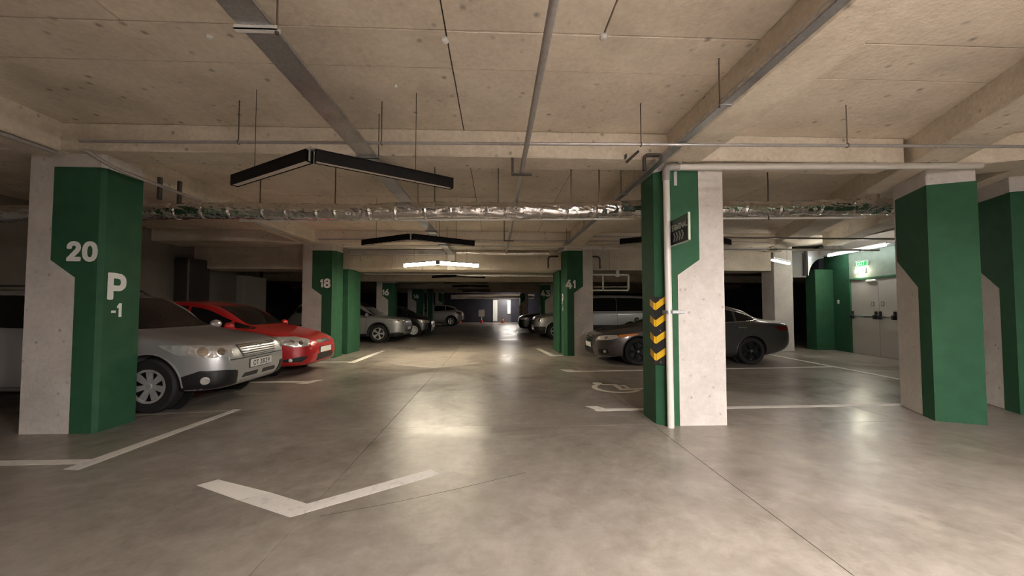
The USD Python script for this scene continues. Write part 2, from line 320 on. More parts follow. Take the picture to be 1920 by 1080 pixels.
# right bay lines
line(stroke([(1.30, 5.06), (1.95, 5.06)], 0.10), 'line'); line([(1.22, 5.24), (1.38, 5.24), (1.52, 5.0), (1.34, 5.0)], 'line')
line(stroke([(1.95, 5.06), (7.25, 5.20)], 0.10), 'line')
line(stroke([(1.50, 8.05), (7.62, 8.45)], 0.10), 'line'); line([(1.38, 8.32), (1.62, 8.32), (1.74, 7.98), (1.50, 7.98)], 'line')
line(stroke([(1.60, 10.75), (7.7, 10.85)], 0.10), 'line'); line([(1.50, 10.58), (1.68, 10.58), (1.42, 12.55), (1.28, 12.55)], 'line')
line(stroke([(7.82, 10.85), (7.55, 6.9)], 0.10), 'line')
line(stroke([(9.0, 5.3), (8.2, 6.2)], 0.08), 'line_worn')
# wheelchair mark of the accessible bay, lying with its head towards the aisle
S_ = [Point(1.80, 6.80).buffer(.085), stroke([(1.84, 6.68), (2.07, 6.66), (2.06, 6.28), (2.50, 6.34), (2.62, 6.40)], .085), stroke([(2.10, 6.55), (2.20, 6.58), (2.21, 6.36)], .06),
      stroke([(2.02 + .36 * math.cos(a), 6.42 + .36 * math.sin(a)) for a in np.linspace(2.2, 2 * math.pi - .5, 40)], .09)]
wc = unary_union(S_)
floor.part('wheelchair_symbol', cat_([prism(g, 0.0016) for g in getattr(wc, 'geoms', [wc])]), 'line', label='white painted wheelchair symbol', smooth=False)
crack = [(-1.134, 2.581), (-0.699, 2.739), (-0.276, 2.925), (0.242, 3.181)]
floor.part('crack', prism(LineString(crack).buffer(0.0018, cap_style=2), 0.0006), 'crack', smooth=False)

# ---------------------------------------------------------------- ceiling
ceil = Thing('ceiling', 'bare concrete ceiling of shuttering panels with seams', 'ceiling', loc=(0, 0, ZS), kind='structure')
ceil.part('slab', bx(-14, 17, -12.2, 11.6, ZS + .03, ZS + .4), 'crack', smooth=False)
ceil.part('low_slab', bx(-14, 8.4, 11.4, 35.2, 2.75, 3.7), 'ceiling', smooth=False)
ceil.part('slab', bx(8.4, 17, 11.6, 35.2, ZS, ZS + .4), 'ceiling', smooth=False)
pr = random.Random(3)
for (y0, y1) in [(-12.2, -8), (-8, -4.6), (-4.6, -1.0), (-1.0, 1.2), (1.2, 2.70), (2.70, 3.14), (3.14, 4.4), (4.4, 5.45), (5.45, 6.9), (6.9, 8.3), (8.3, 10.1), (10.1, 11.6)]:
    seams = [-14, -11.0, -12.2, -4.75, -2.6 if y1 < 3 or y0 > 4 else -0.365, 0.78 if y1 < 2.8 else 1.1 if y0 > 4 else -0.365, 2.15, 4.4, 7.0, 10.0, 13.5, 17]
    seams = sorted(set(seams + [-0.365]))
    for a, b in zip(seams, seams[1:]):
        if b - a < .05: continue
        dz = pr.uniform(-.004, .004)
        ceil.part('panel', bx(a + .005, b - .005, y0 + .005, y1 - .005, ZS + dz, ZS + .035, 0.003), 'ceiling', smooth=False)
for k, (x, y, r) in enumerate([(-.38, 2.79, .03), (.785, 2.71, .03), (-2.1, 2.83, .022), (-.9, 3.4, .018)]):
    b = trimesh.creation.icosphere(2, r); b.vertices *= np.array([1, 1.2, .7]); b.vertices += (meshkit.noise(b.vertices * 60, k)[:, None] - .5) * .015
    ceil.part('foam_blob', mov(b, (x, y, ZS - .004)), 'white_plastic', label='white foam plug')

def beam(label, mesh, mtl='beam', seams=()):
    return single('beam', mesh, mtl, label=label, cat='beam', kind='structure', smooth=False)
beam('cross beam above the columns nearest the camera', bx(-8.7, 4.78, 4.24, 4.60, ZB, ZS, .012))
beam('cross beam behind the viewer', bx(-8.7, 3.0, -1.96, -1.6, ZB, ZS, .012))
beam('cross beam above the second row of columns', bx(-8.7, 7.6, 10.0, 10.95, ZB, ZS, .012))
beam('long beam on the left over column 20', bx(-5.07, -4.65, -12, 11.5, ZB - .012, ZS + .01, .012))
beam('long beam on the right over the foreground column', bx(1.95, 2.35, -12, 11.5, ZB - .008, ZS + .01, .012))
lowb = Thing('dropped_beam', 'deep dropped beam across the hall behind the lit lamp', 'beam', loc=(0, 11.4, 2.46), kind='structure')
for a, b in zip([-8.6, -5.2, -3.95, -3.05, -1.2, .2, 1.75, 3.4, 5.0, 6.4], [-5.2, -3.95, -3.05, -1.2, .2, 1.75, 3.4, 5.0, 6.4, 8.4]):
    lowb.part('panel', bx(a + .004, b - .004, 11.36 + pr.uniform(-.004, .004), 11.45, 2.46, ZS, .003), 'beam', smooth=False)
lowb.part('core', bx(-8.6, 8.4, 11.40, 12.3, 2.463, ZS), 'beam', smooth=False)
for y, n in ((16.75, 'far cross beam over column 16'), (22.9, 'far cross beam over column 14'), (29.0, 'farthest cross beam before the end wall')):
    beam(n, bx(-12, 15, y, y + .5, 2.46, 2.75, .01))
beam('slanting beam on the right, nearest the foreground column', skew_box(2.60, 3.07, -12, 14.5, ZB - .004, ZS + .01), 'beam')
beam('slanting beam on the right beyond the twin green columns', skew_box(3.85, 4.28, -12, 13.0, ZB - .004, ZS + .01), 'beam')
beam('slanting beam at the far right edge', skew_box(5.35, 5.75, -4, 11.0, ZB, ZS), 'beam')
beam('short cross beam over the twin slanting columns', skew_box(3.0, 6.8, 6.15, 6.6, ZB - .02, ZS), 'beam')

# ---------------------------------------------------------------- walls
def wall(name, mesh, m, label):
    single(name, mesh, m, label=label, cat='wall', kind='structure', smooth=False)
wall('wall_left', bx(-9.0, -8.7, -12.2, 14.7, 0, ZS), 'wall', 'pale plastered wall behind the left-hand cars')
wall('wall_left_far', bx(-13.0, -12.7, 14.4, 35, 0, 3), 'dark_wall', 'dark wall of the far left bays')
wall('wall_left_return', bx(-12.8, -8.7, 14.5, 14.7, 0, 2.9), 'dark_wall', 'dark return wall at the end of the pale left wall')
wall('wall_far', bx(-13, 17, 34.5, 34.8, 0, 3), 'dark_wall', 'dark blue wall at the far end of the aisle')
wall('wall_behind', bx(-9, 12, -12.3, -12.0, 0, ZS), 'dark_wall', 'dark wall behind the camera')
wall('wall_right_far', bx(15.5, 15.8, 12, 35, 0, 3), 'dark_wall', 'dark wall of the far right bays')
def on_wall(y): return 10.594 + (y - 11.068) * .16
WA = -math.degrees(math.atan(.16))
def wbox(u0, u1, v0, v1, z0, z1, ch=0.0):
    """A box along the exit wall: u metres from the wall face into the room (negative: into the wall), v the y coordinate."""
    k = math.hypot(1, .16); d = np.array([.16, 1]) / k; n = np.array([-1, .16]) / k
    m = bx(u0, u1, (v0 - 11.068) * k, (v1 - 11.068) * k, z0, z1, ch); v = m.vertices.copy()
    m.vertices = np.c_[np.array([10.594, 11.068]) + v[:, :1] * n + v[:, 1:2] * d, v[:, 2]]; m.invert(); return m
wr = Thing('wall_right', 'green painted wall on the right with the exit doors', 'wall', kind='structure')
wr.part('wall_panel', wbox(-.25, 0, -12.2, 9.45, 0, ZS), 'green', smooth=False)
wr.part('wall_panel', wbox(-.25, 0, 11.07, 12.2, 0, ZS), 'green', smooth=False)
wr.part('lintel', wbox(-.25, 0, 9.45, 11.07, 2.19, ZS), 'pale_green', label='pale green lintel above the exit doors', smooth=False)
wr.part('pier', bx(10.12, 10.75, 11.75, 12.15, 0, 2.55, .01), 'green', label='projecting green pier', smooth=False)
wall('wall_right_back', bx(10.6, 15.6, 12.15, 12.4, 0, ZS), 'dark_wall', 'dark wall running right behind the green pier')

# ---------------------------------------------------------------- columns
def column(label, x0, x1, y0, y1, top, side, paint_top, w0=.25, w1=.51, za=1.86, zb=1.67, num=None, small=None, rear=None, ch=.09, numh=.19, nx=None):
    """side 'r': the aisle is to the right of the column (green right edge); 'l' the other way."""
    t = Thing('column', label, 'column', loc=((x0 + x1) / 2, (y0 + y1) / 2, 0))
    poly = Polygon([(x0, y0), (x1 - ch, y0), (x1, y0 + ch), (x1, y1), (x0, y1)] if side == 'r' else [(x0 + ch, y0), (x1, y0), (x1, y1), (x0, y1), (x0, y0 + ch)])
    t.part('shaft', prism(poly, top), 'column', smooth=False)
    if side == 'r': prof = [(x0 + w0, paint_top), (x0 + w0, za), (x0 + w1, zb), (x0 + w1, 0.0), (x1 + .1, 0.0), (x1 + .1, paint_top)]
    else: prof = [(x1 - w0, paint_top), (x1 - w0, za), (x1 - w1, zb), (x1 - w1, 0.0), (x0 - .1, 0.0), (x0 - .1, paint_top)]
    pm = man(prism(poly.buffer(.003, join_style=2), top + .2, 0.0)) ^ man(prism_xz(prof, y0 - 1, y1 + 1))
    pp = t.part('green_paint', pm, 'green', label='green painted band with a stepped edge', smooth=False)
    if num:
        m = text(num, numh, fat=.045); m.apply_translation([-m.bounds[:, 0].mean(), 0, 0])
        t.part('number', place(m, (nx, y0 - .0032, 1.86 if side == 'r' and y0 < 6 else 1.88), (1, 0, 0), (0, 0, 1)), 'white_letter', label='white number ' + num, smooth=False)
    if small:
        for s, h, z in (('P', .27, 1.45), ('-1', .155, 1.24)):
            m = text(s, h, fat=.03); m.apply_translation([-m.bounds[:, 0].mean(), 0, 0])
            if side == 'r': o, ux = (x1 + .0032, y0 + .185, z), (0, 1, 0)
            else: o, ux = (x0 - .0032, y0 + .2, z), (0, -1, 0)
            t.part('letter' if s == 'P' else 'level_number', place(m, o, ux, (0, 0, 1)), 'white_letter', label='white ' + s, smooth=False)
    return t
c20 = column('grey and green column numbered 20 in the left foreground', -5.06, -4.29, 4.34, 4.80, ZB, 'r', 2.88, num='20', small=True, nx=-4.485, ch=.035)
cR1 = column('grey and green foreground column right of the aisle with white downpipe', 1.86, 2.645, 4.34, 4.80, ZB, 'l', 2.94, w0=.29, w1=.55, za=1.90, zb=1.72)
c18 = column('grey and green column numbered 18 beside the red car', -5.16, -4.30, 10.45, 10.95, ZB, 'r', 2.87, num='18', nx=-4.56, numh=.22)
c41 = column('grey and green column numbered 41 in front of the pale van', 1.89, 2.70, 10.60, 11.05, ZB, 'l', 2.93, num='41', small=True, nx=2.07, numh=.22, w0=.28, w1=.53, za=1.93, zb=1.75)
def pier(label, x0, x1, y0, y1, top):
    t = Thing('pier', label, 'column', loc=((x0 + x1) / 2, (y0 + y1) / 2, 0)); t.part('shaft', bx(x0, x1, y0, y1, 0, top, .01), 'green', smooth=False)
pier('plain green pier standing close behind column 18, beside the grey crossover', -5.0, -4.27, 11.30, 12.30, 2.457)
pier('plain green pier standing close behind column 41, under the dropped beam', 1.86, 2.6, 11.30, 12.45, 2.457)
column('dim column numbered 16 behind the grey crossover', -5.22, -4.45, 17.0, 17.5, 2.47, 'r', 2.42, num='16', nx=-4.82, numh=.24, w0=.25)
column('dim column numbered 14 beyond the black hatchback', -5.25, -4.35, 23.1, 23.6, 2.47, 'r', 2.42, num='14', nx=-4.75, numh=.24)
column('slim pale green column behind the pale crossover', -4.45, -4.1, 25.0, 25.4, 2.75, 'r', 2.7, w0=.02, w1=.05, ch=.04)
column('farthest column of the left row', -4.6, -4.05, 29.3, 29.8, 2.75, 'r', 2.4)
column('dim column numbered 43 seen left of column 41', 2.15, 2.85, 18.3, 18.8, 2.47, 'l', 2.42, num='43', nx=2.36, numh=.26)
column('dark far column of the right row with striped guard', 1.85, 2.45, 29.2, 29.7, 2.75, 'l', 2.4)
pc = Thing('column', 'pale bare concrete column right of the dark sedan', 'column', loc=(8.78, 11.6, 0)); pc.part('shaft', bx(8.47, 9.07, 11.35, 11.9, 0, ZS, .012), 'column', smooth=False)
def skew_column(label, n0, d0, w, dep, gw):
    t = Thing('column', label, 'column', loc=tuple(N25 * (n0 + w / 2) + D25 * (d0 + dep / 2)) + (0,))
    t.part('shaft', skew_box(n0, n0 + w, d0, d0 + dep, 0, ZS), 'column', smooth=False)
    pr_ = Polygon([(d0 - .1, 2.83), (d0 + dep * .93, 2.83), (d0 + dep * .93, 1.98), (d0 + gw, 1.60), (d0 + gw, 0), (d0 - .1, 0)])
    m = trimesh.creation.extrude_polygon(pr_, w + .3, engine='earcut'); v = m.vertices.copy()       # (d, z) profile extruded along n
    a = trimesh.Trimesh(np.c_[n0 - .1 + v[:, 2], v[:, 0], v[:, 1]], m.faces)
    b = bx(n0 - .003, n0 + w + .003, d0 - .003, d0 + dep - .02, 0.0, 2.83)
    q = trimesh.Trimesh(*meshkit.arrays(man(a) ^ man(b))[:2]); vv = q.vertices.copy(); q.vertices = np.c_[vv[:, :1] * N25 + vv[:, 1:2] * D25, vv[:, 2]]
    t.part('green_paint', q, 'green', label='green painted band with a stepped edge', smooth=False)
_n = lambda x, y: float(np.dot(N25, (x, y))); _d = lambda x, y: float(np.dot(D25, (x, y)))
skew_column('left one of the twin slanting grey and green columns at the right', _n(5.218, 4.40), _d(5.218, 4.40), .44, .76, .24)
skew_column('right one of the twin slanting columns, cut by the picture edge', _n(6.606, 4.62), _d(6.606, 4.62), .44, .80, .24)

# ---------------------------------------------------------------- chevron lamps
def chevron(label, loc, drop, lit=None, group=None, drops=0.0):
    t = Thing('chevron_lamp', label, 'ceiling lamp', loc=loc, group=group, local=True)
    for s in (-1, 1):
        e = np.array([s * 1.03, .66]); ln = np.linalg.norm(e); a = math.degrees(math.atan2(e[1], e[0]))
        arm = cat_([bx(.025, ln, -.033, -.029, 0, .10), bx(.025, ln, .029, .033, 0, .10), bx(.025, ln, -.033, .033, .085, .10), bx(.025, .031, -.033, .033, 0, .10), bx(ln - .006, ln, -.033, .033, 0, .10)])
        t.part('housing', rot(arm, a), 'lamp_black', smooth=False)
        t.part('diffuser', rot(bx(.035, ln - .012, -.028, .028, -.006 if lit else .004, .07, .004), a), lit or 'diffuser_off', label='lit opal diffuser' if lit else 'unlit opal diffuser', smooth=False)
        if lit == 'lit_aisle':
            for q in (-1, 1): t.part('side_diffuser', rot(bx(.03, ln - .004, min(q * .033, q * .038), max(q * .033, q * .038), -.004, .085, .002), a), 'lit_side', label='glowing side strip', smooth=False)
        t.part('suspension_wire', mov(trimesh.creation.cylinder(.0035, drop - .1, sections=6), (s * .72, .46, .1 + (drop - .1) / 2)), 'rod')
    t.part('joint', cat_([bx(-.006, .006, -.035, -.02, -.006, .11), bx(-.03, .03, -.02, .02, .09, .105)]), 'galv', smooth=False)
    return t
LZ = 2.5; d1 = ZS - LZ; d2 = 2.75 - LZ
off1 = chevron('unlit black chevron lamp over the foreground, nearest in view', (-1.46, 3.06, LZ), d1, group=None)
dup(off1, (-1.45, 6.56, LZ), label='unlit black chevron lamp beyond the foil duct, second in the aisle', cat='ceiling lamp')
chevron('glowing chevron lamp in the aisle, the only lit one of its row', (-1.53, 10.15, LZ - .02), ZS - LZ + .02 - .35, lit='lit_aisle')
far = chevron('unlit black chevron lamp, first beyond the dropped beam', (-1.48, 14.6, LZ), d2)
for k, y in enumerate((18.0, 21.5, 25.0, 28.2)):
    dup(far, (-1.46, y, LZ), label='dim unlit chevron lamp %s beyond the dropped beam' % ('second', 'third', 'fourth', 'farthest')[k], group='chevron lamps down the far aisle', cat='ceiling lamp')
dup(off1, (3.30, 6.25, LZ), label='unlit chevron lamp whose dark end shows right of the foreground column', cat='ceiling lamp')
t = Thing('bar_lamp', 'short lit white bar lamp in front of the pale bare column', 'ceiling lamp', loc=(7.3, 9.6, 2.5))
_b = lambda *q: mov(rot(bx(*q), 37), (6.85, 9.22, 2.5))
t.part('housing', _b(0, 1.35, -.033, .033, .045, .10, .004), 'white_plastic', smooth=False); t.part('diffuser', _b(.01, 1.34, -.03, .03, 0, .047, .004), 'lit_right', label='lit opal diffuser', smooth=False)
for q in (.2, 1.15): t.part('suspension_wire', mov(trimesh.creation.cylinder(.0035, 3.026 - 2.6, sections=6), (6.85 + q * math.cos(math.radians(37)), 9.22 + q * math.sin(math.radians(37)), (3.026 + 2.6) / 2)), 'rod')
fl = chevron('lit chevron lamp just above and behind the viewer', (2.35, -.8, LZ), d1, lit='lit_front')
dup(fl, (2.35, -4.3, LZ), label='lit chevron lamp second behind the viewer', cat='ceiling lamp')
t = Thing('strip_lamp', 'bright white strip light along the exit wall', 'strip light', loc=(10.1, 10.5, 2.88))
t.part('housing', wbox(.42, .435, 9.2, 11.3, 2.955, 3.0, .004), 'white_plastic', smooth=False)
t.part('tube', wbox(.40, .455, 9.21, 11.29, 2.90, 2.953, .012), 'lit_strip', label='lit white tube')
t = Thing('bulkhead_lamp', 'glaring emergency light on the wall above the exit doors', 'emergency light', loc=(10.5, 10.6, 2.4))
t.part('base', wbox(0, .04, 10.42, 10.75, 2.33, 2.46, .006), 'white_plastic'); t.part('lens', wbox(.035, .085, 10.43, 10.74, 2.335, 2.455, .015), 'lit_exit', label='lit opal lens')
t = Thing('exit_sign', 'small green illuminated exit sign above the emergency light', 'exit sign', loc=(10.5, 10.55, 2.59))
t.part('box', wbox(0, .05, 10.33, 10.78, 2.52, 2.68, .006), 'white_plastic'); t.part('face', wbox(.048, .056, 10.345, 10.765, 2.53, 2.67), 'exit_green')
k = math.hypot(1, .16); wd = np.array([.16, 1, 0]) / k; wn = np.array([-1, .16, 0]) / k
m = text('EXIT', .10); m.apply_translation([-m.bounds[:, 0].mean(), 0, 0])
t.part('lettering', place(m, np.array([on_wall(10.56), 10.56, 2.555]) + wn * .057, -wd, (0, 0, 1)), 'exit_text', smooth=False)
t = Thing('ceiling_disc', 'round white disc light on the soffit of the second beam', 'ceiling light', loc=(.07, 10.3, ZB))
t.part('rim', mov(lathe([(0, 0), (.16, 0), (.16, -.02), (.145, -.03), (.145, -.02), (0, -.02)]), (.07, 10.3, ZB)), 'white_plastic')
t.part('diffuser', mov(lathe([(0, -.018), (.144, -.018), (.12, -.035), (0, -.042)]), (.07, 10.3, ZB)), 'diffuser_off')
t = Thing('tube_lamp', 'lit tube lamp glaring over the far doorway', 'lamp', loc=(.9, 33.0, 2.2))
t.part('housing', bx(.45, 1.75, 33.0, 33.07, 2.20, 2.26, .005), 'white_plastic'); t.part('tube', bx(.47, 1.73, 33.005, 33.065, 2.165, 2.205, .008), 'lit_far', label='lit tube')

for q in (.6, 1.6): t.part('bracket', bx(q, q + .02, 33.02, 33.05, 2.25, 2.75), 'rod')

# ---------------------------------------------------------------- trays, pipes and ducts
def rod(x, y, z0, z1, r=.005): return mov(trimesh.creation.cylinder(r, z1 - z0, sections=8), (x, y, (z0 + z1) / 2))
t = Thing('cable_tray', 'wide galvanised cable tray running down the aisle ceiling on the left', 'cable tray', loc=(-1.31, 4.5, 2.88))
for (a, b) in ((-2.5, 2.08), (2.085, 5.95), (5.955, 9.0), (9.005, 11.25)):
    t.part('tray_section', cat_([bx(-1.40, -1.22, a, b, 2.88, 2.882), bx(-1.40, -1.398, a, b, 2.88, 2.905), bx(-1.222, -1.22, a, b, 2.88, 2.905), bx(-1.40, -1.39, a, b, 2.903, 2.905), bx(-1.23, -1.22, a, b, 2.903, 2.905)]), 'galv', smooth=False)
t.part('cable', cat_([pipe([(-1.36 + .03 * k, -2.5, 2.892), (-1.36 + .03 * k, 11.2, 2.892)], .009, 8) for k in range(4)]), 'black_plastic', label='black cables lying in the tray')
for k, y in enumerate((2.10, 3.92, 5.9, 7.7, 9.4)):
    t.part('bracket', cat_([bx(-1.42, -1.19, y - .018, y + .018, 2.855, 2.862), bx(-1.42, -1.19, y - .018, y - .015, 2.855, 2.88), bx(-1.42, -1.19, y + .015, y + .018, 2.855, 2.88)]), 'white_plastic' if k == 0 else 'galv', smooth=False)
    t.part('hanger_rod', cat_([rod(-1.20, y, 2.84, ZS), rod(-1.20, y, 2.842, 2.856, .011)]), 'rod')
t.part('drop_cover', bx(-1.42, -1.21, 11.23, 11.28, 2.44, 2.95, .004), 'white_frame', label='pale drop section turning down the dropped beam', smooth=False)
t = Thing('perforated_tray', 'narrow perforated cable tray along the right-hand long beam', 'cable tray', loc=(1.81, 4, 2.95))
slots = [sbox(-3 + .12 * k, .016, -3 + .12 * k + .07, .034) for k in range(118)]
sidep = prism(sbox(-3, 0, 11.2, .05).difference(unary_union(slots)), .002); v = sidep.vertices.copy(); sidep.vertices = np.c_[1.776 + v[:, 2], v[:, 0], 2.95 + v[:, 1]]
t.part('perforated_side', sidep, 'galv', smooth=False); t.part('bottom', bx(1.776, 1.85, -3, 11.2, 2.95, 2.952), 'galv', smooth=False)
t.part('side', bx(1.848, 1.85, -3, 11.2, 2.952, 3.0), 'galv', smooth=False)
for y in (.5, 2.9, 5.3, 7.6, 9.5): t.part('bracket', bx(1.762, 1.86, y, y + .03, 2.944, 2.95), 'galv', smooth=False); t.part('hanger_rod', rod(1.768, y + .015, 2.93, ZS), 'rod')
t = Thing('long_pipe', 'grey pipe running down the middle of the aisle ceiling', 'pipe', loc=(.287, 4, 2.88))
t.part('pipe', pipe([(.287, -2.5, 2.88), (.287, 10.8, 2.88)], .025, 16), 'pipe')
for y in (4.27, 8.6):
    t.part('bracket_arm', bx(.17, .40, y - .02, y + .02, 2.835, 2.853, .002), 'dark_steel', smooth=False); t.part('bracket_post', bx(.17, .195, y - .02, y + .02, 2.853, 3.03 if y < 5 else ZS, .002), 'dark_steel', smooth=False)
t = Thing('sprinkler_pipe', 'thin pipe across the whole ceiling below the first cross beam', 'pipe', loc=(0, 3.62, 2.88))
py_ = lambda x: 3.76 - (x + 3.95) * .0284
t.part('pipe', pipe([(-3.95, py_(-3.95), 2.925), (6.9, py_(6.9), 2.925)], .015, 12), 'pipe', label='thin grey pipe')
for x in (-2.46, -1.10, 1.40, 3.42, 5.4):
    t.part('hanger_rod', cat_([rod(x, py_(x), 2.945, ZS), mov(trimesh.creation.torus(.02, .004, major_sections=16, minor_sections=6).apply_transform(trimesh.transformations.rotation_matrix(np.pi / 2, [0, 1, 0])), (x, py_(x), 2.925))]), 'rod')
t = Thing('diagonal_pipe', 'grey conduit slanting down along the long beam on the left', 'pipe', loc=(-4.5, 4, 2.9))
t.part('pipe', pipe([(-3.95, 3.80, 2.86), (-4.10, 4.25, 2.84), (-4.22, 6.0, 2.86), (-4.6, 9.9, 2.90)], .02, 10, .2), 'pipe')
for y in (4.95, 5.25): t.part('strut', bx(-4.24, -4.20, y - .02, y + .02, 2.70, 3.03 if y > 5 else 2.98, .003), 'dark_steel', smooth=False)
t = Thing('beam_pipe', 'grey conduit under the soffit of the long beam on the left', 'pipe', loc=(-4.7, 1, 2.99))
t.part('pipe', pipe([(-4.66, -4, 2.985), (-4.66, 4.2, 2.985)], .022, 10), 'pipe')
t = Thing('downpipe', 'white pipe down the foreground column and along the beam to the right', 'pipe', loc=(1.95, 4.29, 0))
t.part('pipe', pipe([(1.965, 4.285, 0), (1.95, 4.285, 2.962), (5.62, 4.17, 2.99)], .037, 18, .09), 'pipe_white')
t.part('elbow', tube(fillet([(1.951, 4.285, 2.80), (1.95, 4.285, 2.962), (2.10, 4.28, 2.963)], .09), .043, 18), 'pipe', label='grey elbow')
t.part('clamp', cat_([bx(1.905, 2.16, 4.318, 4.338, 1.275, 1.315, .004), mov(trimesh.creation.cylinder(.046, .035, sections=20), (1.955, 4.285, 1.295))]), 'galv')
t.part('hanger_strip', cat_([bx(2.06, 2.10, 4.325, 4.338, 2.76, 2.93, .003), bx(2.08, 2.14, 4.27, 4.33, 2.93, 3.03, .003)]), 'galv', smooth=False)
t = Thing('hooked_conduit', 'dark conduit bending round the beam beside the foreground column', 'pipe', loc=(1.7, 4.4, 2.9))
t.part('pipe', pipe([(1.66, 4.19, 2.88), (1.66, 4.19, 3.06), (1.93, 4.19, 3.06)], .02, 10, .06), 'dark_steel')
t = Thing('pipe_bracket', 'slanting steel pipe bracket on the first cross beam', 'bracket', loc=(1.55, 4.2, 2.95))
t.part('strut', tube([(1.46, 4.2, 2.975), (1.60, 4.2, 3.105)], .016, 6), 'dark_steel'); t.part('stud', bx(1.452, 1.467, 4.19, 4.25, 3.03, 3.07), 'dark_steel')

def foil_duct(path, r, seed=0, amp=.006, n=36, step=.035, bumps=()):
    P = np.array(path, float); seg = np.linalg.norm(np.diff(P, axis=0), axis=1); s = np.r_[0, np.cumsum(seg)]
    u = np.linspace(0, s[-1], max(int(s[-1] / step), 4)); Q = np.c_[[np.interp(u, s, P[:, k]) for k in range(3)]].T
    a = np.arange(n) / n * 2 * np.pi
    g = np.stack(np.broadcast_arrays(u[:, None] * 3.2, np.cos(a)[None] * 1.2, np.sin(a)[None] * 1.2), -1)
    rr = r + amp * 2.2 * (meshkit.fbm(g, 4, seed) - .5) + amp * 1.4 * (meshkit.noise(g * 4.5, seed + 9) - .5)
    for (c, w, h) in bumps: rr = rr + (h * np.exp(-((u - c) / w) ** 2))[:, None]
    Q[:, 2] += .012 * np.sin(u * 2.1 + seed)
    return tube(Q, r, n, rad=rr)
def bands(path, r, us, seed=0):
    P = np.array(path, float); seg = np.linalg.norm(np.diff(P, axis=0), axis=1); s = np.r_[0, np.cumsum(seg)]; out = []
    for u in us:
        q = [np.array([np.interp(w, s, P[:, k]) for k in range(3)]) for w in (u, u + .03, u + .05)]
        for p in q: p[2] += .012 * math.sin(u * 2.1 + seed)
        out.append(tube(q, r, 28, rad=[r * 1.0, r * 1.06, r * 1.0]))
    return out
t = Thing('foil_duct', 'long crumpled silver foil ventilation duct across the hall', 'ventilation duct', loc=(0, 5.3, 2.7))
dp = [(-6.9, 5.3, 2.56), (-4.7, 5.3, 2.63), (-2.5, 5.3, 2.655), (.2, 5.3, 2.70), (2.2, 5.3, 2.745), (5.5, 5.3, 2.80), (6.95, 5.3, 2.80)]
t.part('duct', foil_duct(dp, .106, 1, .017, bumps=((7.22, .10, .025), (5.9, .04, -.006), (8.25, .04, -.006), (9.4, .04, -.007), (3.75, .04, -.006))), 'foil', label='crumpled foil sleeve', smooth=25)
for bnd in bands(dp, .112, [2.6, 2.95, 3.3, 3.75, 4.05, 4.45, 4.7, 5.15, 5.5, 5.9, 6.25, 6.75, 7.0, 7.5, 7.85, 8.25, 8.6, 9.4, 9.9, 10.4, 10.9, 11.5, 12.0, 12.6], 1): t.part('tape_band', bnd, 'foil', smooth=25)
t.part('branch', foil_duct(fillet([(-4.66, 5.28, 2.66), (-4.82, 5.22, 2.84), (-5.05, 5.1, 3.06)], .1), .075, 4, .012), 'foil', label='foil branch rising behind column 20', smooth=25)
t.part('branch', foil_duct(fillet([(5.45, 5.32, 2.82), (5.62, 5.45, 3.0), (5.74, 5.6, 3.2)], .1), .08, 5, .012), 'foil', label='foil branch rising beside the slanting column', smooth=25)
t.part('under_pipe', pipe([(-3.5, 5.36, 2.53), (5.4, 5.36, 2.66)], .016, 8), 'pipe_white', label='thin pale pipe below the duct')
for x in (-3.2, -2.2, -.85, .03, 1.05, 1.45, 3.9): t.part('hanger_strap', bx(x - .007, x + .007, 5.295, 5.305, 2.60, ZS), 'rod', smooth=False)
t = Thing('foil_hose', 'thin foil hose and flat duct along the dropped beam', 'ventilation duct', loc=(-.5, 11.1, 2.93))
hp = [(-1.15, 11.14, 2.93), (1.55, 11.14, 2.93)]
t.part('hose', foil_duct(hp, .06, 7, .008, n=20), 'foil', smooth=25); t.part('flat_duct', bx(-4.2, -1.45, 11.06, 11.3, 2.86, 3.0, .01), 'galv', smooth=False)
t.part('pipe', pipe([(-4.2, 11.0, 3.03), (1.85, 11.0, 3.03)], .022, 8), 'pipe_white')
t = Thing('junction_box', 'small white box hanging at the tray beyond the foil duct', 'junction box', loc=(-1.35, 8.0, 2.76))
t.part('box', bx(-1.42, -1.20, 7.9, 8.05, 2.74, 2.852, .008), 'white_plastic')
for q in (-1.415, -1.19): t.part('hanger_rod', rod(q, 8.07, 2.80, ZS), 'rod')
for lab, y, z, m_, r, x0, x1 in (('upper thin conduit across the second beam', 9.9, 3.08, 'pipe', .016, -4.5, 7.3), ('lower pale conduit under the second beam', 9.92, 2.928, 'pipe_white', .018, -4.4, 7.3),
                         ('grey pipe across the right-hand bay behind the foreground column', 8.2, 2.88, 'pipe', .02, 2.1, 9.3), ('pale pipe across the right-hand bay towards the exit wall', 9.2, 2.78, 'pipe_white', .025, 2.1, 9.6),
                         ('bright pale pipe below the far dropped beam', 12.35, 2.36, 'pipe_white', .022, -.95, 1.84), ('second grey pipe below the far dropped beam', 12.5, 2.42, 'pipe', .02, -4.2, 1.84)):
    t = Thing('conduit', lab, 'pipe', loc=((x0 + x1) / 2, y, z))
    pth = [(x0, y, z), (x1, y, z)] if 'bright' not in lab else [(x0 - .35, y + .5, z + .06), (x0, y, z), (x1, y, z)]
    t.part('pipe', pipe(pth, r, 10), m_)
    for q in np.linspace(x0 + .5, x1 - .5, 4): t.part('clip', mov(trimesh.creation.cylinder(r * 1.25, .03, sections=12).apply_transform(trimesh.transformations.rotation_matrix(np.pi / 2, [0, 1, 0])), (q, y, z)), 'galv')
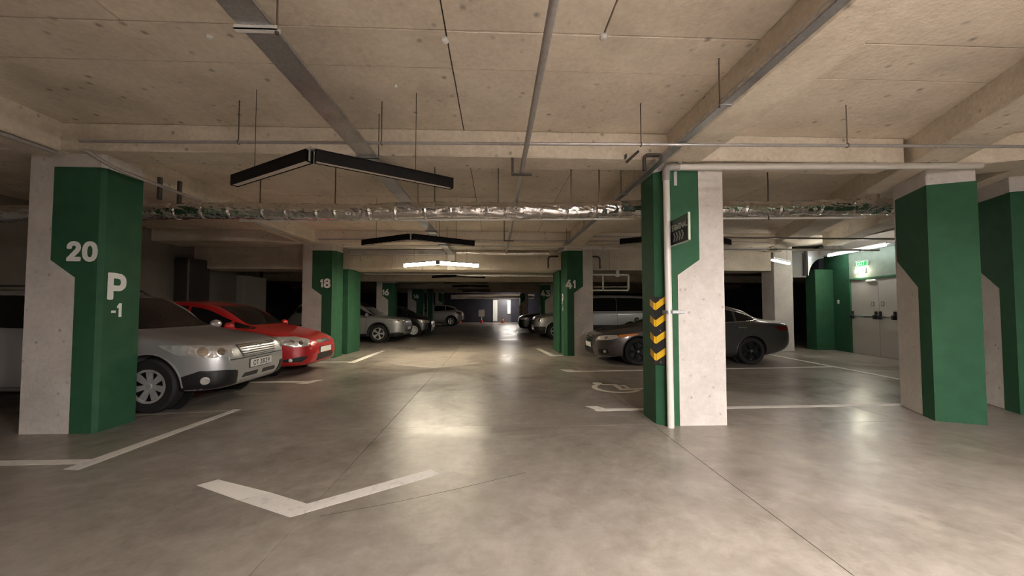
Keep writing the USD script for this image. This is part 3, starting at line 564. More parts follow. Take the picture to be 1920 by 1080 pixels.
for x, lab in ((1.55, 'dark conduit looping left of column 41'), (3.1, 'dark conduit looping right of column 41')):
    t = Thing('conduit_loop', lab, 'pipe', loc=(x, 11.3, 2.7)); t.part('pipe', pipe([(x, 11.31, 2.5), (x, 11.31, 2.86), (x - .35 if x > 2 else x + .3, 11.31, 2.86)], .025, 8, .1), 'dark_steel')
t = Thing('hanging_frame', 'white square-tube frame hanging under the dropped beam right of column 41', 'frame', loc=(3.3, 11.2, 1.9))
fx0, fx1, fz0, fz1, fy = 2.75, 4.02, 1.83, 2.35, 11.40
for a in (bx(fx0, fx1, fy, fy + .05, fz1 - .05, fz1, .004), bx(fx0, fx1, fy, fy + .05, fz0, fz0 + .05, .004), bx(fx1 - .05, fx1, fy, fy + .05, fz0, fz1, .004), bx(3.2, 3.24, fy, fy + .05, fz0, fz1, .004), bx(fx0, fx1, fy + .01, fy + .03, fz0 + .12, fz0 + .14)):
    t.part('rail', a, 'white_frame', smooth=False)
for x in (2.86, 3.66): t.part('hanger', bx(x - .05, x + .05, fy - .01, fy + .04, fz1 - .09, 2.47, .004), 'white_frame', smooth=False)
t = Thing('galvanised_duct', 'big rectangular galvanised duct sweeping down beside the exit wall', 'ventilation duct', loc=(9.6, 11.4, 2.3))
t.part('lower_duct', bx(9.12, 9.9, 11.9, 12.5, 2.33, 3.12, .01), 'galv_dark', smooth=False); 
for q in ((9.10, 9.93, 2.30, 2.36), (9.10, 9.93, 3.09, 3.15), (9.86, 9.93, 2.36, 3.09), (9.10, 9.14, 2.36, 3.09), (9.46, 9.50, 2.36, 3.09)): t.part('flange', bx(q[0], q[1], 11.87, 11.9, q[2], q[3], .003), 'galv_dark', smooth=False)
cv = [(9.9, 2.36)] + [(10.42 - .5 * math.cos(q), 2.36 + .55 * math.sin(q)) for q in np.linspace(0, math.pi / 2, 12)] + [(10.42, 3.2), (9.9, 3.2)]
t.part('curved_transition', prism_xz(Polygon(cv).buffer(0), 11.75, 12.14), 'galv', label='curved transition piece', smooth=40)
t.part('upper_duct', wbox(.02, .42, 8.2, 11.7, 2.95, 3.27, .008), 'galv', smooth=False)
t = Thing('riser_pipe', 'vertical silver duct riser next to the pale bare column', 'pipe', loc=(9.42, 12.72, 0)); t.part('pipe', foil_duct([(9.42, 12.72, .02), (9.42, 12.72, 2.6)], .14, 3, .004), 'galv')

# ---------------------------------------------------------------- exit doors and small wall things
d = Thing('door_1', 'pale grey double fire exit door with push bars', 'door', loc=(on_wall(10.3), 10.3, 0), kind='structure')
d.part('frame', cat_([wbox(-.02, .03, 11.02, 11.10, 0, 2.2, .004), wbox(-.02, .03, 9.45, 11.10, 2.14, 2.2, .004)]), 'green', smooth=False)
for a, b in ((10.06, 11.02), (9.47, 10.052)):
    lf = d.part('leaf', wbox(-.05, -.005, a, b, .005, 2.14, .004), 'door_leaf', smooth=False)
    d.part('push_bar', wbox(.06, .095, a + .05, b - .05, 1.06, 1.10, .01), 'chrome', label='bright steel push bar', parent=lf)
    for v0 in (a + .03, b - .10): d.part('bar_mount', cat_([wbox(-.005, .10, v0, v0 + .07, 1.02, 1.14, .015), wbox(-.005, .05, v0 + .01, v0 + .06, 1.12, 1.24, .012)]), 'black_plastic', label='black push bar mount', parent=lf)
    q = (a + .2 if a > 10 else b - .12); d.part('pictogram', wbox(-.005, -.001, q - .05, q + .05, 1.38, 1.50), 'black_plastic', parent=lf); d.part('pictogram_face', wbox(-.005, .0005, q - .037, q + .037, 1.393, 1.487), 'door_leaf', parent=lf)
d.part('door_closer', wbox(-.005, .05, 10.08, 10.4, 2.06, 2.12, .008), 'white_plastic')
t = Thing('light_switch', 'small white switch plate on the green wall left of the exit door', 'switch', loc=(on_wall(11.55), 11.55, 1.5))
t.part('plate', wbox(0, .012, 11.5, 11.58, 1.46, 1.58, .003), 'white_plastic'); t.part('rocker', wbox(.01, .018, 11.52, 11.56, 1.49, 1.55, .002), 'diffuser_off')
t = Thing('wall_duct', 'dark flat duct rising up the pale left wall behind the silver car', 'ventilation duct', loc=(-8.6, 11.1, 0))
t.part('riser', bx(-8.7, -8.3, 10.7, 11.5, 0, 2.7, .03), 'dark_steel'); t.part('hood', bx(-8.7, -12.2, 10.65, 12.6, 2.62, 2.85, .06), 'dark_steel')
t = Thing('wall_pipe', 'bright vertical pipe on the left wall above the red car', 'pipe', loc=(-8.6, 11.75, 0)); t.part('pipe', pipe([(-8.6, 11.8, .0), (-8.6, 11.8, 2.45)], .04, 12), 'pipe_white')
t.part('clip', bx(-8.7, -8.55, 11.78, 11.82, 2.25, 2.29), 'galv')
t = Thing('wall_cabinet', 'grey metal cabinet on the left wall with a dark slot', 'cabinet', loc=(-8.6, 13.8, 0))
t.part('body', bx(-8.7, -8.45, 13.2, 14.5, .0, 2.42, .02), 'door_leaf', smooth=False); t.part('slot', bx(-8.452, -8.443, 13.75, 14.2, 2.16, 2.21), 'black_plastic'); t.part('door', bx(-8.46, -8.44, 13.27, 14.43, .1, 2.36, .005), 'door_leaf', smooth=False)
# corner guard and flag sign on the foreground column
t = Thing('corner_guard', 'black and yellow striped corner guard on the foreground column', 'corner guard', loc=(1.87, 4.36, .68))
gp = Polygon([(1.852, 4.52), (1.852, 4.425), (1.945, 4.332), (1.938, 4.318), (1.840, 4.416), (1.840, 4.52)])
G0, G1 = .69, 1.47
t.part('rubber', man(prism(gp, G1 - G0, G0)), 'guard_black', smooth=False)
gm = man(prism(gp.buffer(.0015, join_style=2), 3, 0)); hx = np.array([.7071, -.7071])
for k in range(4):
    zc = G0 + .06 + k * .195
    st = Polygon([(-.1, zc + .0), (.155, zc + .10), (.155, zc + .185), (-.1, zc + .085)]); st2 = Polygon([(-.1, zc + .12), (.02, zc + .02), (.02, zc + .105), (-.1, zc + .2)])
    for P_, lo in ((Polygon([(.025, zc - .02), (.14, zc + .065), (.14, zc + .145), (.025, zc + .06)]), 0), (Polygon([(-.1, zc + .05), (.02, zc - .02), (.02, zc + .06), (-.1, zc + .13)]), 1)):
        sl = trimesh.creation.extrude_polygon(P_, .3, engine='earcut'); v = sl.vertices.copy(); o = np.array([1.845, 4.42])
        sl.vertices = np.c_[o + v[:, :1] * hx + (v[:, 2:3] - .15) * np.array([.7071, .7071]), v[:, 1]]; sl.fix_normals()
        t.part('stripe', gm ^ man(sl), 'guard_yellow', label='yellow stripe', smooth=False)
for z in (G0 + .03, (G0 + G1) / 2, G1 - .03): t.part('screw', mov(trimesh.creation.icosphere(1, .008), (1.895, 4.365, z)), 'galv')
t = Thing('terminal_sign', 'black flag sign reading TERMINAL with four arrows, sticking out from the foreground column', 'sign', loc=(2.02, 4.1, 2.05))
t.part('panel', bx(2.0, 2.012, 3.885, 4.325, 2.05, 2.335, .001), 'sign_black', smooth=False); t.part('header', bx(1.9985, 2.0, 3.895, 4.325, 2.275, 2.33), 'sign_green', smooth=False)
t.part('rim', cat_([bx(1.992, 2.014, 3.875, 3.888, 2.04, 2.34), bx(1.992, 2.014, 3.875, 4.33, 2.04, 2.05)]), 'sign_edge', smooth=False)
m = text('TERMINAL', .062); m.vertices[:, 0] *= .40 / m.extents[0]; m.apply_translation([-m.bounds[:, 0].mean(), 0, 0])
t.part('lettering', place(m, (1.9995, 4.108, 2.208), (0, -1, 0), (0, 0, 1)), 'sign_text', smooth=False)
for k in range(4):
    ch_ = Polygon([(0, 0), (.03, 0), (.062, .05), (.03, .10), (0, .10), (.032, .05)]); q = prism(ch_, .002)
    t.part('arrow', place(q, (1.9995, 4.235 - k * .062, 2.085), (0, -1, 0), (0, 0, 1)), 'sign_arrow', smooth=False)

# ---------------------------------------------------------------- far end of the aisle
dd = Thing('door_2', 'grey glazed doorway with white side panels in the far dark wall', 'door', loc=(.3, 34.4, 0), kind='structure')
dd.part('leaf', bx(-.3, 1.35, 34.42, 34.5, 0, 2.05, .005), 'far_door', label='grey door leaf', smooth=False)
for a, b, z0, z1 in ((-.28, .12, .1, 1.98), (1.02, 1.30, .75, 1.95)): dd.part('side_panel', bx(a, b, 34.38, 34.42, z0, z1, .004), 'white_plastic', label='white panel', smooth=False)
t = Thing('post_sign', 'white rounded sign on a red-based post before the far wall', 'sign', loc=(-1.23, 33.0, 0))
pan = trimesh.creation.extrude_polygon(sbox(-.2, .62, .2, 1.08).buffer(.06), .03, engine='earcut')
t.part('panel', place(pan, (-1.23, 33.0, 0), (1, 0, 0), (0, 0, 1)), 'white_plastic', smooth=False); t.part('post', rod(-1.23, 33.02, .1, .7, .05), 'white_plastic'); t.part('base', mov(lathe([(0, 0), (.12, 0), (.10, .25), (0, .25)]), (-1.23, 33.02, 0)), 'red_plastic', label='red base')
for x, lab in ((-3.05, 'small orange cone at the far left, by the pale crossover'), (.58, 'small orange cone in front of the far doorway')):
    t = Thing('traffic_cone', lab, 'traffic cone', loc=(x, 32.6, 0)); t.part('base', bx(x - .16, x + .16, 32.44, 32.76, 0, .03, .005), 'orange')
    t.part('cone', mov(lathe([(0, .03), (.12, .03), (.03, .5), (0, .5)]), (x, 32.6, 0)), 'orange'); t.part('band', mov(lathe([(0, .22), (.093, .22), (.066, .36), (0, .36)], 32), (x, 32.6, 0)), 'white_plastic', label='white reflective band')
t = Thing('far_foil_duct', 'foil duct crossing the far end above the dark wall', 'ventilation duct', loc=(-.3, 30, 2.18)); t.part('duct', foil_duct([(-3.5, 30, 2.14), (3.0, 30, 2.20)], .17, 11, .02, n=20, step=.08), 'foil', smooth=25)
for x in (-3, 0, 2.6): t.part('hanger', rod(x, 30, 2.2, 2.75, .012), 'rod')
t = Thing('striped_post', 'black and yellow striped guard on the far right column', 'corner guard', loc=(1.85, 29.1, 0))
t.part('board', bx(1.78, 1.98, 29.13, 29.17, .8, 1.5, .004), 'guard_black', smooth=False)
for k in range(4): t.part('stripe', place(prism(Polygon([(0, .03), (.2, .1), (.2, .18), (0, .11)]), .004), (1.78, 29.13, .8 + k * .165), (1, 0, 0), (0, 0, 1)), 'guard_yellow', label='yellow stripe', smooth=False)

# ---------------------------------------------------------------- cars
def smooth_section(pts, n):
    """Control points to an evenly divided, corner-rounded line."""
    pts = np.array(pts); out = []
    for a, b in zip(pts, pts[1:]): out += [a + (b - a) * k / n for k in range(n)]
    out.append(pts[-1]); c = np.array(out)
    for _ in range(n * 2):
        c[1:-1] = .25 * c[:-2] + .5 * c[1:-1] + .25 * c[2:]
    return c
class CarShape:
    def __init__(s, L, W, zt, zs, zb, nose=(.6, .60, 2.4), tail=(.4, .78, 2.6), tumble=.36, arches=(), tyre=.34, lean=.0):
        s.L, s.w = L, W / 2; s.zt, s.zs, s.zb = (PchipInterpolator(*np.array(q).T) for q in (zt, zs, zb)); s.nose, s.tail, s.tum = nose, tail, tumble
        e = np.r_[0, np.cumsum(np.linspace(.008, .06, 18))]; mid = np.linspace(e[-1], L - e[-1], 62)[1:-1]
        s.st = np.r_[e, mid, L - e[::-1]]; NS = 6
        rings = []
        for u in s.st:
            h = s.section(u, NS); full = np.vstack([h, h[-2:0:-1] * [-1, 1]])
            rings.append(np.c_[np.full(len(full), L / 2 - u), full])
        n = len(rings[0]); v = np.vstack(rings + [[[L / 2, 0, rings[0][:, 2].mean()]], [[-L / 2, 0, rings[-1][:, 2].mean()]]]); f = []
        for i in range(len(rings) - 1):
            a = np.arange(n) + i * n; b = (np.arange(n) + 1) % n + i * n
            f += [np.c_[a, b, b + n], np.c_[a, b + n, a + n]]
        k = len(rings) * n; j = np.arange(n); j2 = (j + 1) % n
        f += [np.c_[np.full(n, k), j2, j], np.c_[np.full(n, k + 1), j + k - n, j2 + k - n]]
        f = np.vstack(f); v = s.deform(v); m = trimesh.Trimesh(v, f, process=False)
        if m.volume < 0: m.invert()
        s.mesh = m; s.v = np.array(m.vertices); s.nrm = np.array(m.vertex_normals); s.cache = {}
        s.arches, s.tyre = arches, tyre
    def deform(s, v): return v
    def plan(s, u):
        r, a, p = s.nose; q = s.w * (a + (1 - a) * (1 - (1 - min(u / r, 1)) ** p) ** (1 / p))
        r, a, p = s.tail; q2 = s.w * (a + (1 - a) * (1 - (1 - min((s.L - u) / r, 1)) ** p) ** (1 / p)); return min(q, q2)
    def section(s, u, n):
        zb, zs, zt, w = float(s.zb(u)), float(s.zs(u)), float(s.zt(u)), s.plan(u); zs = max(zs, zb + .05); zt = max(zt, zs + .01); h = zt - zs; sh = w - .055
        g = float(np.clip((h - .12) / .25, 0, 1)); g = g * g * (3 - 2 * g)
        re = sh - s.tum * h * g - (1 - g) * sh * .25; zr = zs + h * (.86 * g + .75 * (1 - g)); re2 = re * (.93 * g + .85 * (1 - g)); zr2 = zs + h * (.95 * g + .87 * (1 - g))
        P = [(0, zb), (.8 * w, zb), (w - .025, zb + .05), (w - .004, zb + .33 * (zs - zb)), (w, zb + .68 * (zs - zb)), (w - .02, zs - .05), (sh, zs),
             ((sh + re) / 2 + .012 * g, (zs + zr) / 2), (re, zr), (re2, zr2), (re2 * .5, zs + h * .988), (0, zt)]
        return smooth_section(P, n)
    def body(s):
        b = man(s.mesh)
        for (u, r) in s.arches:
            for sg in (-1, 1):
                c = manifold3d.Manifold.cylinder(.42, r, r, 56, True).rotate([90, 0, 0]).translate([s.L / 2 - u, sg * (s.w - .05), s.tyre])
                b = b - c
        return b
    def field(s, phi):
        if phi not in s.cache:
            a = math.radians(phi); D = np.array([math.cos(a), math.sin(a), 0]); e = np.array([-math.sin(a), math.cos(a), 0])
            k = s.nrm @ D > .06
            if phi == 0: k &= s.v[:, 0] > -s.L * .12
            if phi == 180: k &= s.v[:, 0] < s.L * .10
            if 0 < phi < 90: k &= (s.v[:, 0] > 0) & (s.v[:, 1] > -.3)
            if 90 < phi < 180: k &= (s.v[:, 0] < 0) & (s.v[:, 1] > -.3)
            q = np.c_[s.v[k] @ e, s.v[k][:, 2]]; s.cache[phi] = (LinearNDInterpolator(q, s.v[k] @ D), D, e)
        return s.cache[phi]
    def drape(s, poly, phi, off=.004, thick=.012, res=.03):
        F, D, e = s.field(phi); pieces = []
        for g in getattr(poly, 'geoms', [poly]):
            if g.is_empty: continue
            g = g.segmentize(res); x0, y0, x1, y1 = g.bounds
            gx, gy = np.meshgrid(np.arange(x0 + res / 2, x1, res), np.arange(y0 + res / 2, y1, res)); q = np.c_[gx.ravel(), gy.ravel()]
            q = q[contains_xy(g.buffer(-res * .35), q[:, 0], q[:, 1])] if len(q) else q
            ed = np.vstack([np.array(r.coords)[:-1] for r in [g.exterior, *g.interiors]]); pts = np.vstack([ed, q])
            tri = Delaunay(pts).simplices; c = pts[tri].mean(1); tri = tri[contains_xy(g, c[:, 0], c[:, 1])]
            z = F(pts); bad = np.isnan(z)
            if bad.all(): continue
            if bad.any():
                from scipy.spatial import cKDTree
                z[bad] = z[~bad][cKDTree(pts[~bad]).query(pts[bad])[1]]
            up = np.array([0, 0, 1.0]); top = pts[:, :1] * e + pts[:, 1:] * up + (z[:, None] + off) * D; bot = top - thick * D; n = len(pts)
            a, b, c_ = (pts[tri[:, k]] for k in range(3)); fl = np.cross(b - a, c_ - a) < 0; tri[fl] = tri[fl][:, ::-1]
            f = [tri, tri[:, ::-1] + n]; es = np.vstack([tri[:, [0, 1]], tri[:, [1, 2]], tri[:, [2, 0]]]); key = {tuple(x) for x in es}
            be = np.array([x for x in es if (x[1], x[0]) not in key]); f += [np.c_[be[:, 0], be[:, 0] + n, be[:, 1] + n], np.c_[be[:, 0], be[:, 1] + n, be[:, 1]]]
            pieces.append(trimesh.Trimesh(np.vstack([top, bot]), np.vstack(f), process=False))
        return cat_(pieces) if pieces else None
    def st2a(s, pts, phi):
        """(s, t, z) points to (a, z) in the view from phi."""
        a = math.radians(phi); return Polygon([((s.L / 2 - u) * -math.sin(a) + t * math.cos(a), z) for u, t, z in pts]).buffer(0)
def circ(u, t, z, r): return [(u + r * .7071 * math.cos(a), t + r * .7071 * math.cos(a), z + r * math.sin(a)) for a in np.linspace(0, 2 * np.pi, 17)[:-1]]
def mirror(m):
    m = m.copy(); m.vertices = m.vertices * [1, -1, 1]; m.invert(); return m
def wheel_parts(t, u, side, C, rim_r, style, width=.20, mats=('alloy', 'black_plastic')):
    R = C.tyre; o = np.array([C.L / 2 - u, side * (C.w - .015 - width / 2), R])
    def put(m):      # drawn with the axis along z and the outside towards +z
        v = m.vertices.copy(); m = m.copy(); m.vertices = np.c_[v[:, 0], side * v[:, 2], v[:, 1]] + o
        if m.volume < 0: m.invert()
        return m
    h = width / 2; ty = lathe([(rim_r - .01, -h * .8), (rim_r + .01, -h * .93), (R - .035, -h), (R - .008, -h * .78), (R, -h * .5), (R, h * .5), (R - .008, h * .78), (R - .035, h), (rim_r + .01, h * .93), (rim_r - .01, h * .8), (rim_r - .01, -h * .8)], 48)
    w = t.part('wheel', put(ty), 'rubber', label='black tyre')
    t.part('barrel', put(lathe([(0, -h * .4), (rim_r - .008, -h * .4), (rim_r - .008, h * .75), (rim_r - .012, h * .75), (rim_r - .02, -h * .3), (0, -h * .3)], 32)), mats[1], parent=w)
    ring = Point(0, 0).buffer(rim_r, 24).difference(Point(0, 0).buffer(rim_r - (.028 if style[0] != 'cap' else .05), 24)); hub = Point(0, 0).buffer(rim_r * (.26 if style[0] != 'cap' else .33), 16); sp = []
    n = style[1]; w0, w1 = style[2], style[3]
    for k in range(n):
        if style[0] == 'twin':
            for d_ in (-.10, .10):
                p = affinity.rotate(Polygon([(0, -w0), (rim_r - .01, -w1), (rim_r - .01, w1), (0, w0)]), 360 * k / n + math.degrees(d_ * 1.4), origin=(0, 0)); sp.append(p)
        else: sp.append(affinity.rotate(Polygon([(0, -w0), (rim_r - .01, -w1), (rim_r - .01, w1), (0, w0)]), 360 * k / n + 90, origin=(0, 0)))
    face = unary_union([ring, hub] + sp).buffer(.004).buffer(-.004)
    m = prism(face, .022); m = trimesh.Trimesh(*trimesh.remesh.subdivide_to_size(m.vertices, m.faces, .05)); r = np.linalg.norm(m.vertices[:, :2], axis=1); m.vertices[:, 2] += h * .62 - .022 * np.clip(1 - r / rim_r, 0, 1) * .9 + .012 * (r > rim_r - .03)
    t.part('rim', put(m), mats[0], label='wheel rim with %d spokes' % (n * (2 if style[0] == 'twin' else 1)), parent=w, smooth=25)
    t.part('hub_cap', put(mov(lathe([(0, 0), (.035, 0), (.03, .012), (0, .016)], 20), (0, 0, h * .62 + .004))), mats[0] if mats[0] != 'alloy_black' else 'chrome', parent=w)
def car(label, C, paint, loc, rotz, wheels, rim, style, win, seams=(), cat='car', wmats=('alloy', 'black_plastic'), trims=(), handles=(), mirr=None, rails=None, plate=None, ptext=None, emblem=None, rearplate=None, lip=None, rot_extra=0):
    t = Thing('car', label, cat, loc=(*loc, 0), rotz=rotz + rot_extra, local=True)
    t.part('body', C.body(), paint, smooth=38)
    for sgn in (-1, 1):     # dark wheel housings
        for u, r in C.arches: t.part('wheel_housing', mov(trimesh.creation.cylinder(r - .004, .03, sections=40).apply_transform(trimesh.transformations.rotation_matrix(np.pi / 2, [1, 0, 0])), (C.L / 2 - u, sgn * (C.w - .27), C.tyre)), 'black_plastic')
    s0, s1, splits, ds0 = win['s0'], win['s1'], win['splits'], win.get('raise', .035)
    us = np.arange(s0, s1 + .001, .02); h = lambda u: float(C.zt(u) - C.zs(u))
    top = [C.zs(u) + .80 * max(min(h(u - .09), h(u + win.get('rear', .09))), 0) for u in us]; bot = [C.zs(u) + ds0 + win.get('kick', 0) * max(0, (u - s1 + .5) / .5) ** 2 for u in us]
    top = [max(a, b + .001) for a, b in zip(top, bot)]
    P = Polygon(np.r_[np.c_[us - C.L / 2, bot], np.c_[us - C.L / 2, top][::-1]]).buffer(0).buffer(-.01).buffer(.01)
    if win.get('trim'):
        tr = C.drape(P.buffer(.014).difference(P.buffer(-.002)), 90, .006, .014)
        t.part('window_trim', tr, win['trim'], label='window surround'); t.part('window_trim', mirror(tr), win['trim'], label='window surround')
    cuts = [s0 - .1] + list(splits) + [s1 + .1]
    for a, b in zip(cuts, cuts[1:]):
        gp_ = win.get('gap', .03); g = P.intersection(sbox(a + gp_ - C.L / 2, 0, b - gp_ - C.L / 2, 3))
        m = C.drape(g, 90, .004)
        if m is not None: t.part('side_window', m, 'glass'); t.part('side_window', mirror(m), 'glass')
    ws = win['shield']; m = C.drape(Polygon([(-ws[1], ws[0]), (ws[1], ws[0]), (ws[3], ws[2]), (ws[3] * .5, ws[2] + .02), (-ws[3] * .5, ws[2] + .02), (-ws[3], ws[2])]).buffer(-.03).buffer(.03), 0, .004, .014, .04)
    if m is not None: t.part('windshield', m, 'glass')
    rw = win.get('rear_glass')
    if rw:
        m = C.drape(Polygon([(-rw[1], rw[0]), (rw[1], rw[0]), (rw[3], rw[2]), (-rw[3], rw[2])]).buffer(-.03).buffer(.03), 180, .004, .014, .04)
        if m is not None: t.part('rear_window', m, 'glass')
    for ln in seams:        # door shut lines (s, z)
        m = C.drape(LineString([(u - C.L / 2, z) for u, z in ln]).buffer(.004, cap_style=2), 90, .0012, .006, .05)
        if m is not None: t.part('door_seam', m, 'black_plastic'); t.part('door_seam', mirror(m), 'black_plastic')
    for tr in trims:        # (name, material, phi, points, mirrored, label, off)
        name, m_, phi, pts, mir = tr[:5]; poly = C.st2a(pts, phi) if len(pts[0]) == 3 else Polygon(pts)
        rad = .012
        if min(poly.bounds[2] - poly.bounds[0], poly.bounds[3] - poly.bounds[1]) > .05: poly = poly.buffer(-rad).buffer(rad)
        m = C.drape(poly, phi, tr[6] if len(tr) > 6 else .005, .012, .025)
        if m is None: continue
        for mm in ([m, mirror(m)] if mir else [m]):
            pp = t.part(name, mm, m_, label=tr[5] if len(tr) > 5 else None)
            if name == 'headlight' and len(tr) > 7:
                for (u, tt, z, r) in tr[7]:
                    a = math.radians(phi); q = C.drape(Point((C.L / 2 - u) * -math.sin(a) + tt * math.cos(a), z).buffer(r), phi, .012, .012, .02)
                    if q is not None: t.part('reflector', q if mm is m else mirror(q), 'chrome', parent=pp)
    for u, z in handles:
        y = C.field(90)[0](u - C.L / 2, z); m = cat_([mov(bx(-.10, .10, -.008, .008, -.014, .014, .006), (C.L / 2 - u, float(y) + .028, z)), bx(C.L / 2 - u - .10, C.L / 2 - u - .07, float(y) - .01, float(y) + .03, z - .012, z + .012), bx(C.L / 2 - u + .07, C.L / 2 - u + .10, float(y) - .01, float(y) + .03, z - .012, z + .012)])
        t.part('door_handle', m, win.get('handle', paint)); t.part('door_handle', mirror(m), win.get('handle', paint))
    if mirr:
        u, z = mirr; y = float(C.field(90)[0](u - C.L / 2, z)); b = trimesh.creation.icosphere(3, 1); b.vertices *= [.075, .115, .075]; b.vertices[:, 0] = np.where(b.vertices[:, 0] < -.02, -.02 + (b.vertices[:, 0] + .02) * .2, b.vertices[:, 0])
        m = cat_([mov(b, (C.L / 2 - u, y + .13, z + .06)), bx(C.L / 2 - u - .03, C.L / 2 - u + .03, y - .02, y + .10, z - .01, z + .03, .008)])
        for q in (m, mirror(m)): t.part('side_mirror', q, paint)
    if rails:
        a, b, tt = rails
        for sg in (-1, 1):
            us_ = np.linspace(a, b, 14); pth = [(C.L / 2 - u, sg * (tt), float(C.zt(u)) + (.035 if 0 < i < 13 else -.03) - .02) for i, u in enumerate(us_)]
            t.part('roof_rail', tube(np.array(pth), .016, 10), 'dark_steel')
    if plate:
        x, z, w, tilt = plate; F = C.field(0)[0]; xx = x if x is not None else float(F(0, z)) + .012
        pl = t.part('number_plate', mov(rot(bx(-.006, .006, -w / 2, w / 2, -.055, .055, .003), tilt, (0, 1, 0)), (xx, 0, z)), 'plate', label='white number plate', smooth=False)
        t.part('plate_holder', mov(rot(bx(-.008, -.002, -w / 2 - .01, w / 2 + .01, -.065, .065, .003), tilt, (0, 1, 0)), (xx - .004, 0, z)), 'black_plastic')
        if ptext:
            m = text(ptext, .07, .002); m.vertices[:, 0] *= min(1, (w - .06) / m.extents[0]); m.apply_translation([-m.bounds[:, 0].mean(), -.035, 0])
            t.part('lettering', place(m, (xx + .006, 0, z), (0, 1, 0), (0, 0, 1)), 'plate_text', parent=pl, smooth=False)
    if emblem:
        z, rx, rz = emblem; xx = float(C.field(0)[0](0, z)) + .012; a = np.linspace(0, 2 * np.pi, 33)
        t.part('emblem', cat_([tube(np.c_[np.full(33, xx), rx * np.cos(a), z + rz * np.sin(a)], .006, 6), tube(np.c_[np.full(33, xx), rx * .35 * np.cos(a), z + rz * .9 * np.sin(a)], .005, 6)]), 'chrome')
    for u, r in C.arches:
        for sg in (-1, 1): wheel_parts(t, u, sg, C, rim, style, mats=wmats)
        if lip:
            F = C.field(90)[0]; ang = np.linspace(math.radians(-8), math.radians(188), 40); pts = [(C.L / 2 - u + (r + .006) * math.cos(a), C.tyre + (r + .006) * math.sin(a)) for a in ang]
            pth = np.array([(px, float(F(-px, pz)), pz) for px, pz in pts if pz > float(C.zb(u)) + .06]); pth = pth[~np.isnan(pth[:, 1])]
            m = tube(pth, lip[1], 8)
            for q in (m, mirror(m)): t.part('arch_lip', q, lip[0])
    return t

# silver estate-like crossover, nose to the aisle
C = CarShape(4.56, 1.78, [(0, .60), (.03, .74), (.09, .84), (.25, .90), (.7, .98), (1.12, 1.06), (1.95, 1.53), (2.4, 1.61), (3.2, 1.62), (4.1, 1.57), (4.35, 1.45), (4.5, 1.05), (4.56, .85)],
    [(0, .58), (.03, .70), (.09, .78), (.25, .84), (.7, .92), (1.12, .99), (2, 1.03), (3.5, 1.08), (4.3, 1.10), (4.5, .96), (4.56, .80)],
    [(0, .42), (.06, .30), (.18, .25), (.5, .23), (3.6, .27), (4.2, .32), (4.5, .42), (4.56, .5)], nose=(.62, .58, 2.2), arches=((.87, .405), (3.485, .405)), tyre=.345)
H = C.L / 2
tr = [('headlight', 'lamp_lens', 45, [(.10, .50, .83), (.10, .50, .70), (.22, .74, .69), (.55, .86, .74), (.78, .88, .865), (.45, .82, .865)], True, 'clear headlamp', .006, [(.30, .76, .775, .055), (.17, .62, .765, .045)]),
      ('grille', 'black_plastic', 0, [(-.45, .83), (.45, .83), (.38, .665), (-.38, .665)], False, 'black grille opening', .006),
      ('bumper_trim', 'black_plastic', 45, [(.10, .40, .50), (.14, .60, .52), (.30, .80, .53), (.47, .87, .46), (.47, .87, .26), (.10, .40, .30)], True, 'black lower bumper corner', .005),
      ('air_inlet', 'black_plastic', 0, [(-.36, .43), (-.06, .43), (-.06, .37), (-.40, .37)], False, 'dark air inlet', .006), ('air_inlet', 'black_plastic', 0, [(.36, .43), (.06, .43), (.06, .37), (.40, .37)], False, 'dark air inlet', .006),
      ('bumper_seam', 'black_plastic', 0, [(-.62, .648), (.62, .648), (.62, .636), (-.62, .636)], False, None, .003),
      ('skid_plate', 'car_silver', 0, [(-.42, .355), (.42, .355), (.36, .30), (-.36, .30)], False, 'silver skid plate', .012),
      ('fog_light', 'lamp_lens', 45, circ(.27, .75, .40, .05), True, 'round fog light', .010)]
for k in range(5): tr.append(('grille_slat', 'chrome' if k == 0 else 'car_silver', 0, [(-.43 + k * .012, .822 - k * .033), (.43 - k * .012, .822 - k * .033), (.425 - k * .012, .804 - k * .033), (-.425 + k * .012, .804 - k * .033)], False, 'bright grille slat', .016))
car('silver crossover with five-slat grille, parked behind column 20', C, 'car_silver', (-3.53 - H, 5.95), 0, 4, .215, ('plain', 7, .02, .045), dict(s0=1.15, s1=4.25, splits=(2.33, 3.35), shield=(1.06, .66, 1.50, .52), rear_glass=(1.1, .62, 1.48, .5)),
    seams=([(1.35, .35), (1.30, 1.0)], [(2.33, .32), (2.33, 1.05)], [(3.3, .5), (3.35, 1.07)], [(1.35, .35), (3.1, .34)]), trims=tr, handles=((2.1, .92), (3.1, .95)), mirr=(1.35, 1.0), rails=(2.1, 4.0, .56), plate=(None, .545, .50, 0), ptext='CT 3829', lip=('car_silver', .013), emblem=(.775, .06, .03))
